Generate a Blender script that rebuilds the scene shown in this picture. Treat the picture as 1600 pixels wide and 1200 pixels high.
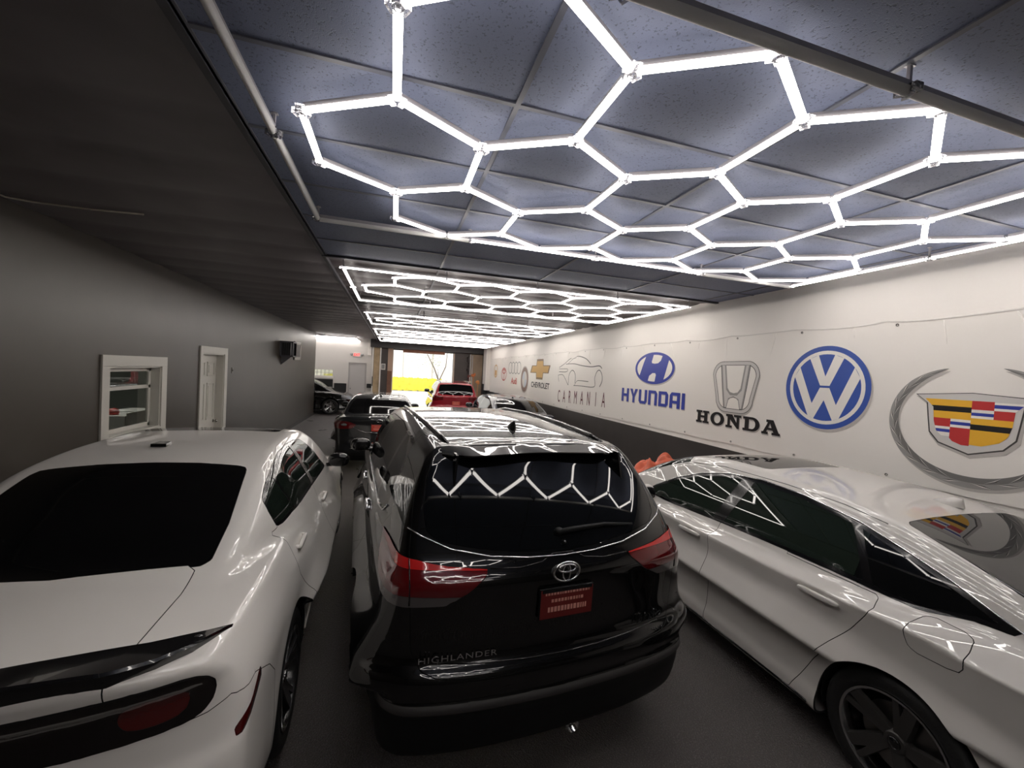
import bpy, bmesh, math, random
import numpy as np
from mathutils import Vector, Matrix

for _o in list(bpy.data.objects): bpy.data.objects.remove(_o)
SC = bpy.context.scene
COL = SC.collection
R_ = math.radians
random.seed(7)

# ---------------------------------------------------------------- camera
CAM_H = 2.17
def camera():
    yaw, pitch, roll = R_(16.244), R_(-1.540), R_(3.075)
    cy, sy, cp, sp = math.cos(yaw), math.sin(yaw), math.cos(pitch), math.sin(pitch)
    f = Vector((sy * cp, cy * cp, sp)); r = Vector((cy, -sy, 0)); u = r.cross(f)
    cr, sr = math.cos(roll), math.sin(roll)
    r2, u2 = cr * r + sr * u, -sr * r + cr * u
    cam = bpy.data.cameras.new('camera'); o = bpy.data.objects.new('camera', cam); COL.objects.link(o)
    o.matrix_world = Matrix(((r2.x, u2.x, -f.x, 0), (r2.y, u2.y, -f.y, 0), (r2.z, u2.z, -f.z, CAM_H), (0, 0, 0, 1)))
    cam.sensor_width = 36; cam.lens = 36 * 637.09 / 1600
    cam.clip_start = .02; cam.clip_end = 400
    SC.camera = o
camera()

# ---------------------------------------------------------------- world, sun, exposure
def world():
    w = bpy.data.worlds.new('sky'); SC.world = w; w.use_nodes = True
    nt = w.node_tree; nt.nodes.clear()
    out = nt.nodes.new('ShaderNodeOutputWorld'); bg = nt.nodes.new('ShaderNodeBackground')
    sk = nt.nodes.new('ShaderNodeTexSky'); sk.sky_type = 'NISHITA'
    sk.sun_disc = False; sk.sun_elevation = R_(48); sk.sun_rotation = R_(200); sk.dust_density = 2.0
    nt.links.new(sk.outputs[0], bg.inputs[0]); bg.inputs[1].default_value = .30
    nt.links.new(bg.outputs[0], out.inputs[0])
world()
def sun():
    l = bpy.data.lights.new('sun', 'SUN'); l.energy = 3.0; l.angle = R_(.6); l.color = (1, .95, .86)
    o = bpy.data.objects.new('sun', l); COL.objects.link(o)
    o.rotation_euler = (R_(42), 0, R_(155))
sun()
LED_POWER = 12.5
SC.view_settings.view_transform = 'Standard'
SC.view_settings.look = 'None'
SC.view_settings.gamma = 1
SC.view_settings.use_curve_mapping = False
SC.view_settings.exposure = 0.25
try:
    SC.cycles.use_denoising = True
    SC.cycles.max_bounces = 7; SC.cycles.diffuse_bounces = 4; SC.cycles.glossy_bounces = 4
    SC.cycles.sample_clamp_indirect = 6
except Exception: pass

# ---------------------------------------------------------------- helpers
MATS = {}
def mat(name, col=(.5, .5, .5), rough=.5, metal=0.0, coat=0.0, spec=.5, emit=None, power=0, noise=None, bump=None, trans=0.0, alpha=1.0, flake=None, coat_rough=.03):
    """principled material; noise = (scale, amount) mottles the colour, bump = (scale, strength[, detail])"""
    if name in MATS: return MATS[name]
    m = bpy.data.materials.new(name); m.use_nodes = True; MATS[name] = m
    nt = m.node_tree; b = nt.nodes['Principled BSDF']
    b.inputs['Base Color'].default_value = (*col, 1); b.inputs['Roughness'].default_value = rough
    b.inputs['Metallic'].default_value = metal; b.inputs['Coat Weight'].default_value = coat
    b.inputs['Coat Roughness'].default_value = coat_rough; b.inputs['Specular IOR Level'].default_value = spec
    b.inputs['Transmission Weight'].default_value = trans; b.inputs['Alpha'].default_value = alpha
    if emit: b.inputs['Emission Color'].default_value = (*emit, 1); b.inputs['Emission Strength'].default_value = power
    tc = nt.nodes.new('ShaderNodeTexCoord')
    if noise:
        n = nt.nodes.new('ShaderNodeTexNoise'); n.inputs['Scale'].default_value = noise[0]; n.inputs['Detail'].default_value = 6
        nt.links.new(tc.outputs['Object'], n.inputs['Vector'])
        mx = nt.nodes.new('ShaderNodeMix'); mx.data_type = 'RGBA'
        lo = [max(0, c * (1 - noise[1])) for c in col]; hi = [min(1, c * (1 + noise[1])) for c in col]
        mx.inputs[6].default_value = (*lo, 1); mx.inputs[7].default_value = (*hi, 1)
        nt.links.new(n.outputs['Fac'], mx.inputs[0]); nt.links.new(mx.outputs[2], b.inputs['Base Color'])
    if bump:
        n = nt.nodes.new('ShaderNodeTexNoise'); n.inputs['Scale'].default_value = bump[0]; n.inputs['Detail'].default_value = bump[2] if len(bump) > 2 else 3
        nt.links.new(tc.outputs['Object'], n.inputs['Vector'])
        bp = nt.nodes.new('ShaderNodeBump'); bp.inputs['Strength'].default_value = bump[1]; bp.inputs['Distance'].default_value = .01
        nt.links.new(n.outputs['Fac'], bp.inputs['Height']); nt.links.new(bp.outputs[0], b.inputs['Normal'])
    return m

def tag(o, label=None, cat=None, group=None, kind=None):
    if label: o['label'] = label
    if cat: o['category'] = cat
    if group: o['group'] = group
    if kind: o['kind'] = kind
    return o
def link(name, me, parent=None, loc=(0, 0, 0), rot=(0, 0, 0)):
    o = bpy.data.objects.new(name, me); COL.objects.link(o); o.location = loc; o.rotation_euler = rot
    if parent: o.parent = parent
    return o
def empty(name, loc, rz=0):
    o = bpy.data.objects.new(name, None); COL.objects.link(o); o.location = loc; o.rotation_euler = (0, 0, rz)
    o.empty_display_size = .2; return o
class MB:
    """collects shapes; build() links them as one mesh object"""
    def __init__(s): s.bm = bmesh.new()
    def box(s, lo, hi, bevel=0.0, mtx=None):
        r = bmesh.ops.create_cube(s.bm, size=1); v = r['verts']
        for q in v: q.co = Vector([lo[i] + (q.co[i] + .5) * (hi[i] - lo[i]) for i in range(3)])
        if bevel: 
            e = list({e for q in v for e in q.link_edges})
            rr = bmesh.ops.bevel(s.bm, geom=e, offset=bevel, segments=2, affect='EDGES', profile=.6)
            v = list({q for f in rr['faces'] for q in f.verts} | {q for q in v if q.is_valid})
        if mtx: 
            for q in v: q.co = mtx @ q.co
        return s
    def prism(s, pts, d, axis=2, z0=0.0, mtx=None):
        """extrude a 2-D outline along an axis: pts are (a, b) on the two other axes in x,y,z order"""
        def P(a, b, c):
            L = [a, b]; L.insert(axis, c); return Vector(L)
        lo = [s.bm.verts.new(P(a, b, z0)) for a, b in pts]; hi = [s.bm.verts.new(P(a, b, z0 + d)) for a, b in pts]
        n = len(pts)
        for q in (lo, hi):
            try: s.bm.faces.new(q)
            except Exception: pass
        for i in range(n): s.bm.faces.new((lo[i - 1], lo[i], hi[i], hi[i - 1]))
        if mtx:
            for q in lo + hi: q.co = mtx @ q.co
        return s
    def tube(s, path, r, n=8, closed=False):
        path = [Vector(p) for p in path]; rings = []; up = None
        for i, p in enumerate(path):
            if closed: t = path[(i + 1) % len(path)] - path[i - 1]
            else: t = path[min(i + 1, len(path) - 1)] - path[max(i - 1, 0)]
            t.normalize()
            if up is None: up = t.orthogonal().normalized()
            up = (up - t * up.dot(t)).normalized(); w = t.cross(up)
            rr = r[i] if isinstance(r, (list, tuple)) else r
            rings.append([s.bm.verts.new(p + (up * math.cos(a) + w * math.sin(a)) * rr) for a in [2 * math.pi * k / n for k in range(n)]])
        m = len(rings)
        for i in range(m if closed else m - 1):
            a, b = rings[i], rings[(i + 1) % m]
            for k in range(n): s.bm.faces.new((a[k], a[(k + 1) % n], b[(k + 1) % n], b[k]))
        if not closed:
            s.bm.faces.new(rings[0][::-1]); s.bm.faces.new(rings[-1])
        return s
    def lathe(s, prof, n=32, axis=0, mtx=None, closed=False, caps=True):
        """prof: (radius, offset along axis)"""
        rings = []
        for r, a in prof:
            ring = []
            for k in range(n):
                t = 2 * math.pi * k / n; L = [r * math.cos(t), r * math.sin(t)]; L.insert(axis, a)
                q = Vector(L); ring.append(s.bm.verts.new(mtx @ q if mtx else q))
            rings.append(ring)
        m = len(rings)
        for i in range(m if closed else m - 1):
            a, b = rings[i], rings[(i + 1) % m]
            for k in range(n): s.bm.faces.new((a[k], a[(k + 1) % n], b[(k + 1) % n], b[k]))
        if not closed and caps:
            for q in (rings[0], rings[-1]):
                try: s.bm.faces.new(q)
                except Exception: pass
        return s
    def grid(s, fn, nu, nv, close_u=False):
        g = [[s.bm.verts.new(Vector(fn(i / nu, j / nv))) for j in range(nv + 1)] for i in range(nu + (0 if close_u else 1))]
        for i in range(nu):
            a, b = g[i], g[(i + 1) % len(g)]
            for j in range(nv): s.bm.faces.new((a[j], b[j], b[j + 1], a[j + 1]))
        return s
    def mesh(s, name, m, smooth=False, angle=None):
        bmesh.ops.recalc_face_normals(s.bm, faces=s.bm.faces)
        me = bpy.data.meshes.new(name); s.bm.to_mesh(me); s.bm.free()
        me.materials.append(m)
        if smooth or angle:
            me.polygons.foreach_set('use_smooth', [True] * len(me.polygons))
            if angle: me.set_sharp_from_angle(angle=R_(angle))
        return me
    def build(s, name, m, parent=None, smooth=False, angle=None, loc=(0, 0, 0), rot=(0, 0, 0)):
        return link(name, s.mesh(name, m, smooth, angle), parent, loc, rot)
def struct(name, mb, m, **k):
    o = mb.build(name, m, **k); o['kind'] = 'structure'; return o
def np_mesh(name, V, T, N, m, parent=None, **k):
    me = bpy.data.meshes.new(name)
    me.vertices.add(len(V)); me.vertices.foreach_set('co', np.ascontiguousarray(V, np.float32).ravel())
    me.loops.add(len(T) * 3); me.loops.foreach_set('vertex_index', np.ascontiguousarray(T, np.int32).ravel())
    me.polygons.add(len(T)); me.polygons.foreach_set('loop_start', np.arange(0, 3 * len(T), 3, dtype=np.int32))
    me.polygons.foreach_set('use_smooth', np.ones(len(T), bool))
    me.update(calc_edges=True); me.validate()
    if N is not None and len(me.vertices) == len(N):
        me.normals_split_custom_set_from_vertices(np.ascontiguousarray(N, np.float32).tolist())
    me.materials.append(m)
    return link(name, me, parent, **k)
def text_mesh(name, txt, size, m, parent, mtx, depth=.003, sx=1.0, bold=0.0, spacing=1.0, align='CENTER', shear=0.0):
    cu = bpy.data.curves.new(name, 'FONT'); cu.body = txt; cu.size = size; cu.extrude = depth / 2; cu.offset = bold
    cu.align_x = align; cu.align_y = 'CENTER'; cu.space_character = spacing; cu.resolution_u = 4; cu.shear = shear
    o = bpy.data.objects.new(name + '_tmp', cu); COL.objects.link(o)
    dg = bpy.context.evaluated_depsgraph_get(); me = bpy.data.meshes.new_from_object(o.evaluated_get(dg))
    bpy.data.objects.remove(o); bpy.data.curves.remove(cu)
    me.transform(mtx @ Matrix.Diagonal((sx, 1, 1, 1))); me.materials.clear(); me.materials.append(m)
    return link(name, me, parent)
# ---------------------------------------------------------------- the room
CZ = 3.37; XL, XR = -3.12, 4.54; YB, YF = -3.6, 20.9; YL = 18.42
M_ = dict(
    wall_dark=mat('taupe_paint', (.059, .049, .039), .38, noise=(1.6, .22), bump=(3.0, .12)),
    wall_white=mat('white_paint', (.86, .82, .775), .55, noise=(1.2, .04)),
    wainscot=mat('dark_wainscot', (.042, .036, .034), .5, noise=(3, .25)),
    ceil_dark=mat('dark_board', (.19, .172, .185), .45, noise=(2.2, .35)),
    trim_white=mat('white_trim', (.72, .70, .66), .4),
    black=mat('black_plastic', (.012, .012, .013), .45),
    grey=mat('grey_plastic', (.28, .28, .28), .45),
)
def tile_material():
    m = mat('ceiling_tile', (.085, .092, .125), .62)
    nt = m.node_tree; b = nt.nodes['Principled BSDF']; tc = nt.nodes['Texture Coordinate']
    n = nt.nodes.new('ShaderNodeTexNoise'); n.inputs['Scale'].default_value = 95; n.inputs['Detail'].default_value = 2
    n2 = nt.nodes.new('ShaderNodeTexNoise'); n2.inputs['Scale'].default_value = 300; n2.inputs['Detail'].default_value = 2
    r = nt.nodes.new('ShaderNodeValToRGB'); r.color_ramp.elements[0].position = .30; r.color_ramp.elements[1].position = .42
    r.color_ramp.elements[0].color = (.0, .0, .0, 1)
    mx = nt.nodes.new('ShaderNodeMix'); mx.data_type = 'RGBA'
    mx.inputs[6].default_value = (.10, .114, .160, 1); mx.inputs[7].default_value = (.180, .206, .305, 1)
    ad = nt.nodes.new('ShaderNodeMath'); ad.operation = 'ADD'
    bp = nt.nodes.new('ShaderNodeBump'); bp.inputs['Strength'].default_value = .35; bp.inputs['Distance'].default_value = .002
    L = nt.links.new
    L(tc.outputs['Object'], n.inputs['Vector']); L(tc.outputs['Object'], n2.inputs['Vector'])
    L(n.outputs['Fac'], r.inputs[0]); L(r.outputs[0], mx.inputs[0]); L(mx.outputs[2], b.inputs['Base Color'])
    L(r.outputs[0], ad.inputs[0]); L(n2.outputs['Fac'], ad.inputs[1]); L(ad.outputs[0], bp.inputs['Height']); L(bp.outputs[0], b.inputs['Normal'])
    return m
def floor_material():
    m = mat('coarse_asphalt', (.035, .032, .032), .38)
    nt = m.node_tree; b = nt.nodes['Principled BSDF']; tc = nt.nodes['Texture Coordinate']; L = nt.links.new
    v = nt.nodes.new('ShaderNodeTexVoronoi'); v.inputs['Scale'].default_value = 95
    n = nt.nodes.new('ShaderNodeTexNoise'); n.inputs['Scale'].default_value = 240; n.inputs['Detail'].default_value = 4
    big = nt.nodes.new('ShaderNodeTexNoise'); big.inputs['Scale'].default_value = 1.3; big.inputs['Detail'].default_value = 4
    mx = nt.nodes.new('ShaderNodeMix'); mx.data_type = 'RGBA'; mx.inputs[6].default_value = (.060, .052, .050, 1); mx.inputs[7].default_value = (.135, .119, .115, 1)
    ad = nt.nodes.new('ShaderNodeMath'); ad.operation = 'ADD'
    bp = nt.nodes.new('ShaderNodeBump'); bp.inputs['Strength'].default_value = 1.0; bp.inputs['Distance'].default_value = .009
    rr = nt.nodes.new('ShaderNodeMapRange'); rr.inputs[3].default_value = .20; rr.inputs[4].default_value = .42; b.inputs['Specular IOR Level'].default_value = 1.0
    for q in (v, n, big): L(tc.outputs['Object'], q.inputs['Vector'])
    L(v.outputs['Distance'], ad.inputs[0]); L(n.outputs['Fac'], ad.inputs[1]); L(ad.outputs[0], bp.inputs['Height'])
    L(bp.outputs[0], b.inputs['Normal']); L(big.outputs['Fac'], mx.inputs[0])
    fl = nt.nodes.new('ShaderNodeTexNoise'); fl.inputs['Scale'].default_value = 130; fl.inputs['Detail'].default_value = 3
    rp = nt.nodes.new('ShaderNodeMapRange'); rp.inputs[1].default_value = .56; rp.inputs[2].default_value = .68; rp.inputs[4].default_value = .5
    m2 = nt.nodes.new('ShaderNodeMix'); m2.data_type = 'RGBA'; m2.inputs[7].default_value = (.42, .39, .37, 1)  # pale flecks paint the glints of grazing light into the floor colour
    L(tc.outputs['Object'], fl.inputs['Vector']); L(fl.outputs['Fac'], rp.inputs[0]); L(rp.outputs[0], m2.inputs[0]); L(mx.outputs[2], m2.inputs[6])
    L(m2.outputs[2], b.inputs['Base Color'])
    L(big.outputs['Fac'], rr.inputs[0]); L(rr.outputs[0], b.inputs['Roughness'])
    return m
struct('floor', MB().box((-9, YB, -.1), (XR + .2, YF + .4, 0)), floor_material())
# left wall, stopping short of the back room
Wd = M_['wall_dark']
# window hole y 5.72..6.86, z 1.22..2.02 ; door recess y 8.08..9.05, z 0..2.24
w = MB()
T = .16
def wall_x(mb, x0, x1, holes, y0, y1, z0, z1):
    """wall slab of thickness x0..x1 with rectangular holes (ya, yb, za, zb)"""
    ys = sorted({y0, y1, *[h[0] for h in holes], *[h[1] for h in holes]})
    for a, b in zip(ys, ys[1:]):
        hs = sorted([h for h in holes if h[0] < b and h[1] > a], key=lambda h: h[2]); z = z0
        for h in hs:
            if h[2] > z: mb.box((x0, a, z), (x1, b, h[2]))
            z = h[3]
        if z < z1: mb.box((x0, a, z), (x1, b, z1))
    return mb
WIN = (5.74, 6.83, 1.16, 2.00); DOOR = (8.10, 9.02, 0, 2.23)
struct('wall_left', wall_x(MB(), XL - T, XL, [WIN, DOOR], YB, YL, 0, CZ + .08), Wd)
struct('baseboard_left', MB().box((XL, 9.2, 0), (XL + .015, YL, .12)), mat('dark_baseboard', (.05, .043, .038), .4))
# right wall: white over a dark wainscot
struct('wall_right', MB().box((XR, YB, 1.26), (XR + T, YF, CZ + .08)), M_['wall_white'])
struct('trim_1', MB().box((XR, YB, 0), (XR + T, YF, 1.26)), M_['wainscot'])
struct('wall_behind', MB().box((-9, YB - T, 0), (XR + T, YB, CZ + .08)), mat('behind_wall_paint', (.05, .045, .042), .6))
# ceiling: tiled part near the camera, ribbed dark boards elsewhere
SX, TY = -.80, 4.98
struct('ceiling', MB().box((-9, YB, CZ + .06), (XR + T, YF + .4, CZ + .16)), M_['ceil_dark'])
def ribs(x0, x1, y0, y1, amp, per, z):
    n = int((y1 - y0) / per * 8)
    def fn(u, v):
        y = y0 + v * (y1 - y0); t = (y / per) % 1
        return (x0 + u * (x1 - x0), y, z - amp * (abs(math.sin(math.pi * t)) ** .5) + .004 * math.sin(u * 9 + y * 1.7) + .006 * math.sin(u * 4 - y * .6))
    return MB().grid(fn, 12, n)
struct('trim_2', ribs(XL, SX, YB, YL, .018, .61, CZ + .02), M_['ceil_dark'], smooth=True)
struct('trim_3', ribs(SX, XR, TY, YF, .022, .41, CZ + .045), mat('ribbed_board', (.045, .034, .036), .5, noise=(2.5, .4)), smooth=True)
struct('trim_8', ribs(-9, XL, YL, YF, .018, .61, CZ + .02), M_['ceil_dark'], smooth=True)
TILE = tile_material(); GRID = mat('ceiling_grid', (.12, .125, .155), .4)
struct('trim_4', MB().box((SX, YB, CZ + .004), (XR, TY, CZ + .03)), TILE)
g = MB()
for x in [SX + .01] + [.48 + 1.26 * k for k in range(-1, 4)]:
    if x > SX and x < XR: g.box((x - .012, YB, CZ - .004), (x + .012, TY, CZ + .003))
y = 1.80 - .64 * 8
while y < TY:
    if y > YB: g.box((SX, y - .012, CZ - .0035), (XR, y + .012, CZ + .0035))
    y += .64
struct('trim_5', g, GRID)
struct('trim_6', MB().box((SX - .02, TY - .02, CZ - .02), (XR, TY + .03, CZ + .05)).box((SX - .025, YB, CZ - .012), (SX + .01, YF, CZ + .03)).box((.468, TY, CZ + .002), (.492, 12, CZ + .02)), mat('ceiling_edge', (.05, .05, .06), .45))
struct('baseboard_right', MB().box((XR - .012, YB, 0), (XR, YF, .1)), M_['wainscot'])
# ---------------------------------------------------------------- things fixed to the left wall, and the office behind it
M_ivory = mat('ivory_trim', (.62, .60, .55), .4)
M_pane = mat('office_glass', (.75, .80, .76), .0, trans=1.0, spec=.5)
y0, y1, z0, z1 = WIN
f = MB()
for lo, hi in (((y0 - .13, z1), (y1 + .13, z1 + .13)), ((y0 - .13, z0 - .13), (y1 + .13, z0)), ((y0 - .13, z0), (y0, z1)), ((y1, z0), (y1 + .13, z1))):
    f.box((XL, lo[0], lo[1]), (XL + .022, hi[0], hi[1]), .003)
wf = struct('window_1', f, M_ivory)
MB().box((XL - .16, y1 - .018, z0), (XL + .002, y1, z1)).box((XL - .16, y0, z0), (XL + .002, y0 + .018, z1)).box((XL - .16, y0, z1 - .018), (XL + .002, y1, z1)).box((XL - .16, y0, z0), (XL + .01, y1, z0 + .02)).build('window_jamb', M_ivory, wf)
s = MB(); xs = XL - .12
for lo, hi in (((y0 + .02, z0 + .02), (y0 + .07, z1 - .02)), ((y1 - .07, z0 + .02), (y1 - .02, z1 - .02)), ((y0 + .02, z1 - .07), (y1 - .02, z1 - .02)), ((y0 + .02, z0 + .02), (y1 - .02, z0 + .07)), ((y0 + .02, 1.70), (y1 - .02, 1.745))):
    s.box((xs - .015, lo[0], lo[1]), (xs + .02, hi[0], hi[1]), .003)
s.build('window_sash', M_ivory, wf)
MB().box((xs - .003, y0 + .05, z0 + .05), (xs + .003, y1 - .05, z1 - .05)).build('window_pane', M_pane, wf)
# office
OM = mat('office_wall_paint', (.16, .17, .15), .6)
struct('wall_office', MB().box((-6.2, 4.6, 0), (-6.1, 10.2, CZ)).box((-6.2, 4.5, 0), (XL - T, 4.6, CZ)).box((-6.2, 10.2, 0), (XL - T, 10.3, CZ)), OM)
tag(MB().box((-4.9, 6.6, 2.99), (-4.3, 7.8, 3.037), .005).build('added_office_light', mat('added_office_glow', (.9, .9, .9), .5, emit=(1, .97, .92), power=9)), 'flat square lamp on the ceiling of the office', 'ceiling light')  # unseen lamp added to brighten the cabinet behind the office window
struct('ceiling_office', MB().box((-6.2, 4.5, 3.04), (XL - T, 10.3, 3.10)), M_ivory)
cb = empty('filing_cabinet', (-3.95, 7.36, 0)); tag(cb, 'low white filing cabinet with a red item on top, inside the office window', 'cabinet')
MB().box((-.3, -.26, 0), (.3, .26, 1.26), .01).build('cabinet_body', M_['trim_white'], cb)
for k in range(3): MB().box((.3, -.24, .08 + k * .42), (.315, .24, .46 + k * .42), .004).build('drawer', M_['trim_white'], cb)
rd = MB(); s_ell_late = rd; rd.lathe([(.0, .002), (.055, .006), (.065, .04), (.05, .085), (.0, .10)], 16, axis=2, mtx=Matrix.Translation((-3.85, 7.22, 1.262)))
tag(rd.build('round_ornament', mat('red_gloss', (.5, .04, .03), .3), smooth=True), 'small round red object on the office cabinet', 'ornament')
pr = empty('printer_stand', (-3.95, 8.02, 0)); tag(pr, 'white shelf unit with a printer tray, inside the office window', 'shelf')
MB().box((-.28, -.3, 0), (-.24, .3, 1.25)).box((-.28, -.3, 0), (.28, -.26, 1.25)).box((-.28, .26, 0), (.28, .3, 1.25)).build('side_panels', M_['trim_white'], pr)
for z in (.35, .8, 1.22): MB().box((-.28, -.3, z), (.28, .3, z + .03)).build('shelf_board', M_['trim_white'], pr)
MB().box((-.2, -.22, .83), (.24, .22, 1.06), .02).build('printer', M_['black'], pr)
# door
y0, y1, z0, z1 = DOOR
f = MB()
f.box((XL, y0 - .10, 0), (XL + .022, y0, z1 + .12), .003).box((XL, y1, 0), (XL + .022, y1 + .13, z1 + .12), .003).box((XL, y0, z1), (XL + .022, y1, z1 + .12), .003)
df = struct('trim_9', f, M_ivory)
MB().box((XL - .16, y1 - .018, 0), (XL + .002, y1, z1)).box((XL - .16, y0, 0), (XL + .002, y0 + .018, z1)).box((XL - .16, y0, z1 - .018), (XL + .002, y1, z1)).build('door_jamb', M_ivory, df)
xd = XL - .13
dr = struct('door_1', MB().box((xd - .02, y0 + .02, .01), (xd + .015, y1 - .02, z1 - .02)), M_ivory)
for a, b, c_, d_ in ((.12, .42, 1.82, 2.08), (.52, .82, 1.82, 2.08), (.12, .42, 1.02, 1.70), (.52, .82, 1.02, 1.70), (.12, .42, .22, .86), (.52, .82, .22, .86)):
    w = (y1 - y0) / .94
    o = MB(); ya, yb = y0 + a * w, y0 + b * w
    for lo, hi in (((ya, c_), (yb, c_ + .025)), ((ya, d_ - .025), (yb, d_)), ((ya, c_), (ya + .025, d_)), ((yb - .025, c_), (yb, d_))):
        o.box((xd + .013, lo[0], lo[1]), (xd + .027, hi[0], hi[1]), .004)
    o.box((xd + .013, ya + .06, c_ + .06), (xd + .024, yb - .06, d_ - .06), .006)
    o.build('door_panel', M_ivory, dr)
kn = MB().lathe([(.03, 0), (.03, .006), (.012, .01), (.012, .03), (.027, .04), (.03, .055), (.02, .068), (0, .07)], 20, axis=0, mtx=Matrix.Translation((xd + .015, y1 - .09, .97)))
kn.build('door_knob', mat('brushed_steel', (.45, .43, .40), .25, metal=1), dr, smooth=True)
# light switch, heater cage, vent
sw = MB().box((XL, 9.42, 1.86), (XL + .008, 9.50, 1.98), .003).build('light_switch', mat('switch_plate', (.11, .10, .09), .4)); tag(sw, 'small dark switch plate on the taupe wall right of the office door', 'light switch')
MB().box((XL + .008, 9.452, 1.905), (XL + .016, 9.468, 1.935), .002).build('toggle', sw.data.materials[0], sw)
hb = empty('wall_heater', (XL, 12.95, 2.17)); tag(hb, 'dark box heater on a bracket high on the taupe wall', 'heater')
h = MB()
h.box((0, -.02, .52), (.34, .42, .56)).box((0, -.02, .12), (.34, .42, .16)).box((0, .38, .12), (.34, .42, .56)).box((.30, -.02, .12), (.34, .02, .56)).box((0, -.02, .12), (.04, .02, .56)).box((.30, .38, .12), (.34, .42, .56))
h.build('heater_case', mat('heater_grey', (.10, .10, .115), .4), hb)
g = MB()
for k in range(5): g.box((.05 + k * .052, -.012, .16), (.062 + k * .052, -.002, .52))
g.build('grille', mat('heater_grille', (.05, .05, .055), .5), hb)
MB().box((.04, .0, .16), (.28, .38, .52), .02).build('heater_core', M_['black'], hb)
MB().prism([(0, .12), (.26, .12), (0, -.12)], .03, axis=1, z0=.16).build('bracket', mat('heater_bracket', (.14, .14, .15), .4), hb)
vt = empty('wall_vent', (XL, 14.6, 2.20)); tag(vt, 'white louvred vent on the taupe wall beyond the heater', 'vent')
v = MB()
for lo, hi in (((0, .02), (.95, .12)), ((0, .52), (.95, .62)), ((0, .02), (.10, .62)), ((.85, .02), (.95, .62))): v.box((0, lo[0], lo[1]), (.03, hi[0], hi[1]), .003)
v.build('vent_frame', M_ivory, vt)
for k in range(8): MB().box((.004, .1, .135 + k * .048), (.02, .85, .160 + k * .048), 0, None).build('slat', M_['grey'], vt)
# cable loop running along the wall and ceiling seam
tag(MB().tube([(XL + .02, 1.2, 3.375), (XL + .015, 3.0, 3.372), (XL + .05, 4.36, 3.37), (-2.9, 4.37, 3.362), (-2.5, 4.34, 3.356), (-2.12, 4.30, 3.36)], .0075, 6).build('loose_cable', mat('cable_white', (.95, .88, .75), .4), smooth=True), 'thin pale cable sagging along the top of the left wall', 'cable')
# ---------------------------------------------------------------- far wall, back room and what lies outside
YW = 20.9
Wl = M_['wall_white']
bw = wall_y = MB()
def wall_yy(mb, y0, y1, holes, x0, x1, z0, z1):
    xs = sorted({x0, x1, *[h[0] for h in holes], *[h[1] for h in holes]})
    for a, b in zip(xs, xs[1:]):
        hs = sorted([h for h in holes if h[0] < b and h[1] > a], key=lambda h: h[2]); z = z0
        for h in hs:
            if h[2] > z: mb.box((a, y0, z), (b, y1, h[2]))
            z = h[3]
        if z < z1: mb.box((a, y0, z), (b, y1, z1))
    return mb
BW = (-3.62, -2.76, 1.58, 1.86)
struct('wall_back', wall_yy(MB(), YW, YW + .2, [BW, (-2.03, -1.32, 0, 2.22)], -9, -1.0, 0, CZ + .08), mat('back_room_white', (.66, .63, .60), .5))
struct('wall_front', wall_yy(MB(), YW, YW + .2, [(-.05, 2.90, 0, 3.0)], -1.0, XR + .2, 0, CZ + .08), mat('dark_end_wall', (.075, .062, .058), .5, noise=(3, .25)))
struct('wall_left_room', MB().box((-9.1, YB, 0), (-9, YF, CZ + .08)), mat('side_room_white', (.6, .58, .55), .5))
struct('window_2', MB().box((BW[0], YW + .05, BW[2]), (BW[1], YW + .06, BW[3])), mat('pale_glass', (.6, .6, .5), .05, trans=.85))
wg = MB()
for k in range(6): wg.box((BW[0] + .86 * k / 5 - .008, YW + .02, BW[2]), (BW[0] + .86 * k / 5 + .008, YW + .04, BW[3]))
wg.box((BW[0], YW + .02, 1.715), (BW[1], YW + .04, 1.73)); struct('trim_10', wg, M_['grey'])
struct('trim_11', MB().box((BW[0], YW - .03, 1.47), (BW[1] + .02, YW, 1.56)), Wl)
dd = struct('door_2', MB().box((-2.02, YW + .02, 0), (-1.33, YW + .07, 2.21)), mat('grey_door', (.52, .50, .49), .45))
MB().lathe([(.03, 0), (.012, -.01), (.028, -.05), (0, -.06)], 16, axis=1, mtx=Matrix.Translation((-1.96, YW + .02, 1.02))).build('door_knob', M_['grey'], dd, smooth=True)
struct('trim_12', MB().box((-2.08, YW - .02, 0), (-2.02, YW + .02, 2.27)).box((-1.33, YW - .02, 0), (-1.27, YW + .02, 2.27)).box((-2.08, YW - .02, 2.21), (-1.27, YW + .02, 2.27)), mat('door_frame_grey', (.40, .38, .37), .4))
for nm, lo, hi, lab in (('wall_panel', (-3.62, YW - .06, 0), (-2.74, YW - .001, 1.42), 'tall dark panel under the small back room window'), ('wall_panel', (-2.68, YW - .05, .78), (-2.14, YW - .001, 1.25), 'dark rectangular panel left of the grey door'), ('dark_box', (-1.22, YW - .12, 1.08), (-.98, YW, 1.28), 'small black box on the wall right of the grey door')):
    tag(MB().box(lo, hi, .01).build(nm, M_['black']), lab, 'panel' if 'panel' in nm else 'box')
struct('trim_13', MB().box((-1.24, YW - .10, 2.66), (-1.08, YW, CZ + .02)), Wl)
struct('trim_14', MB().box((-1.0, YW - .35, 0), (-.95, YW, 3.07)).box((-.66, YW - .35, 0), (-.61, YW, 3.07)), Wl)
tag(MB().box((-.94, YW - .25, 0), (-.67, YW - .2, 3.05)).build('plywood_sheet', mat('plywood', (.48, .36, .22), .6, noise=(5, .35))), 'pale plywood sheet standing between white posts at the far wall', 'plywood')
tag(MB().box((-.985, YW - .38, 1.2), (-.955, YW - .351, 1.65)).build('black_latch', M_['black']), 'black latch plate on the white post by the plywood', 'latch')
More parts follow.
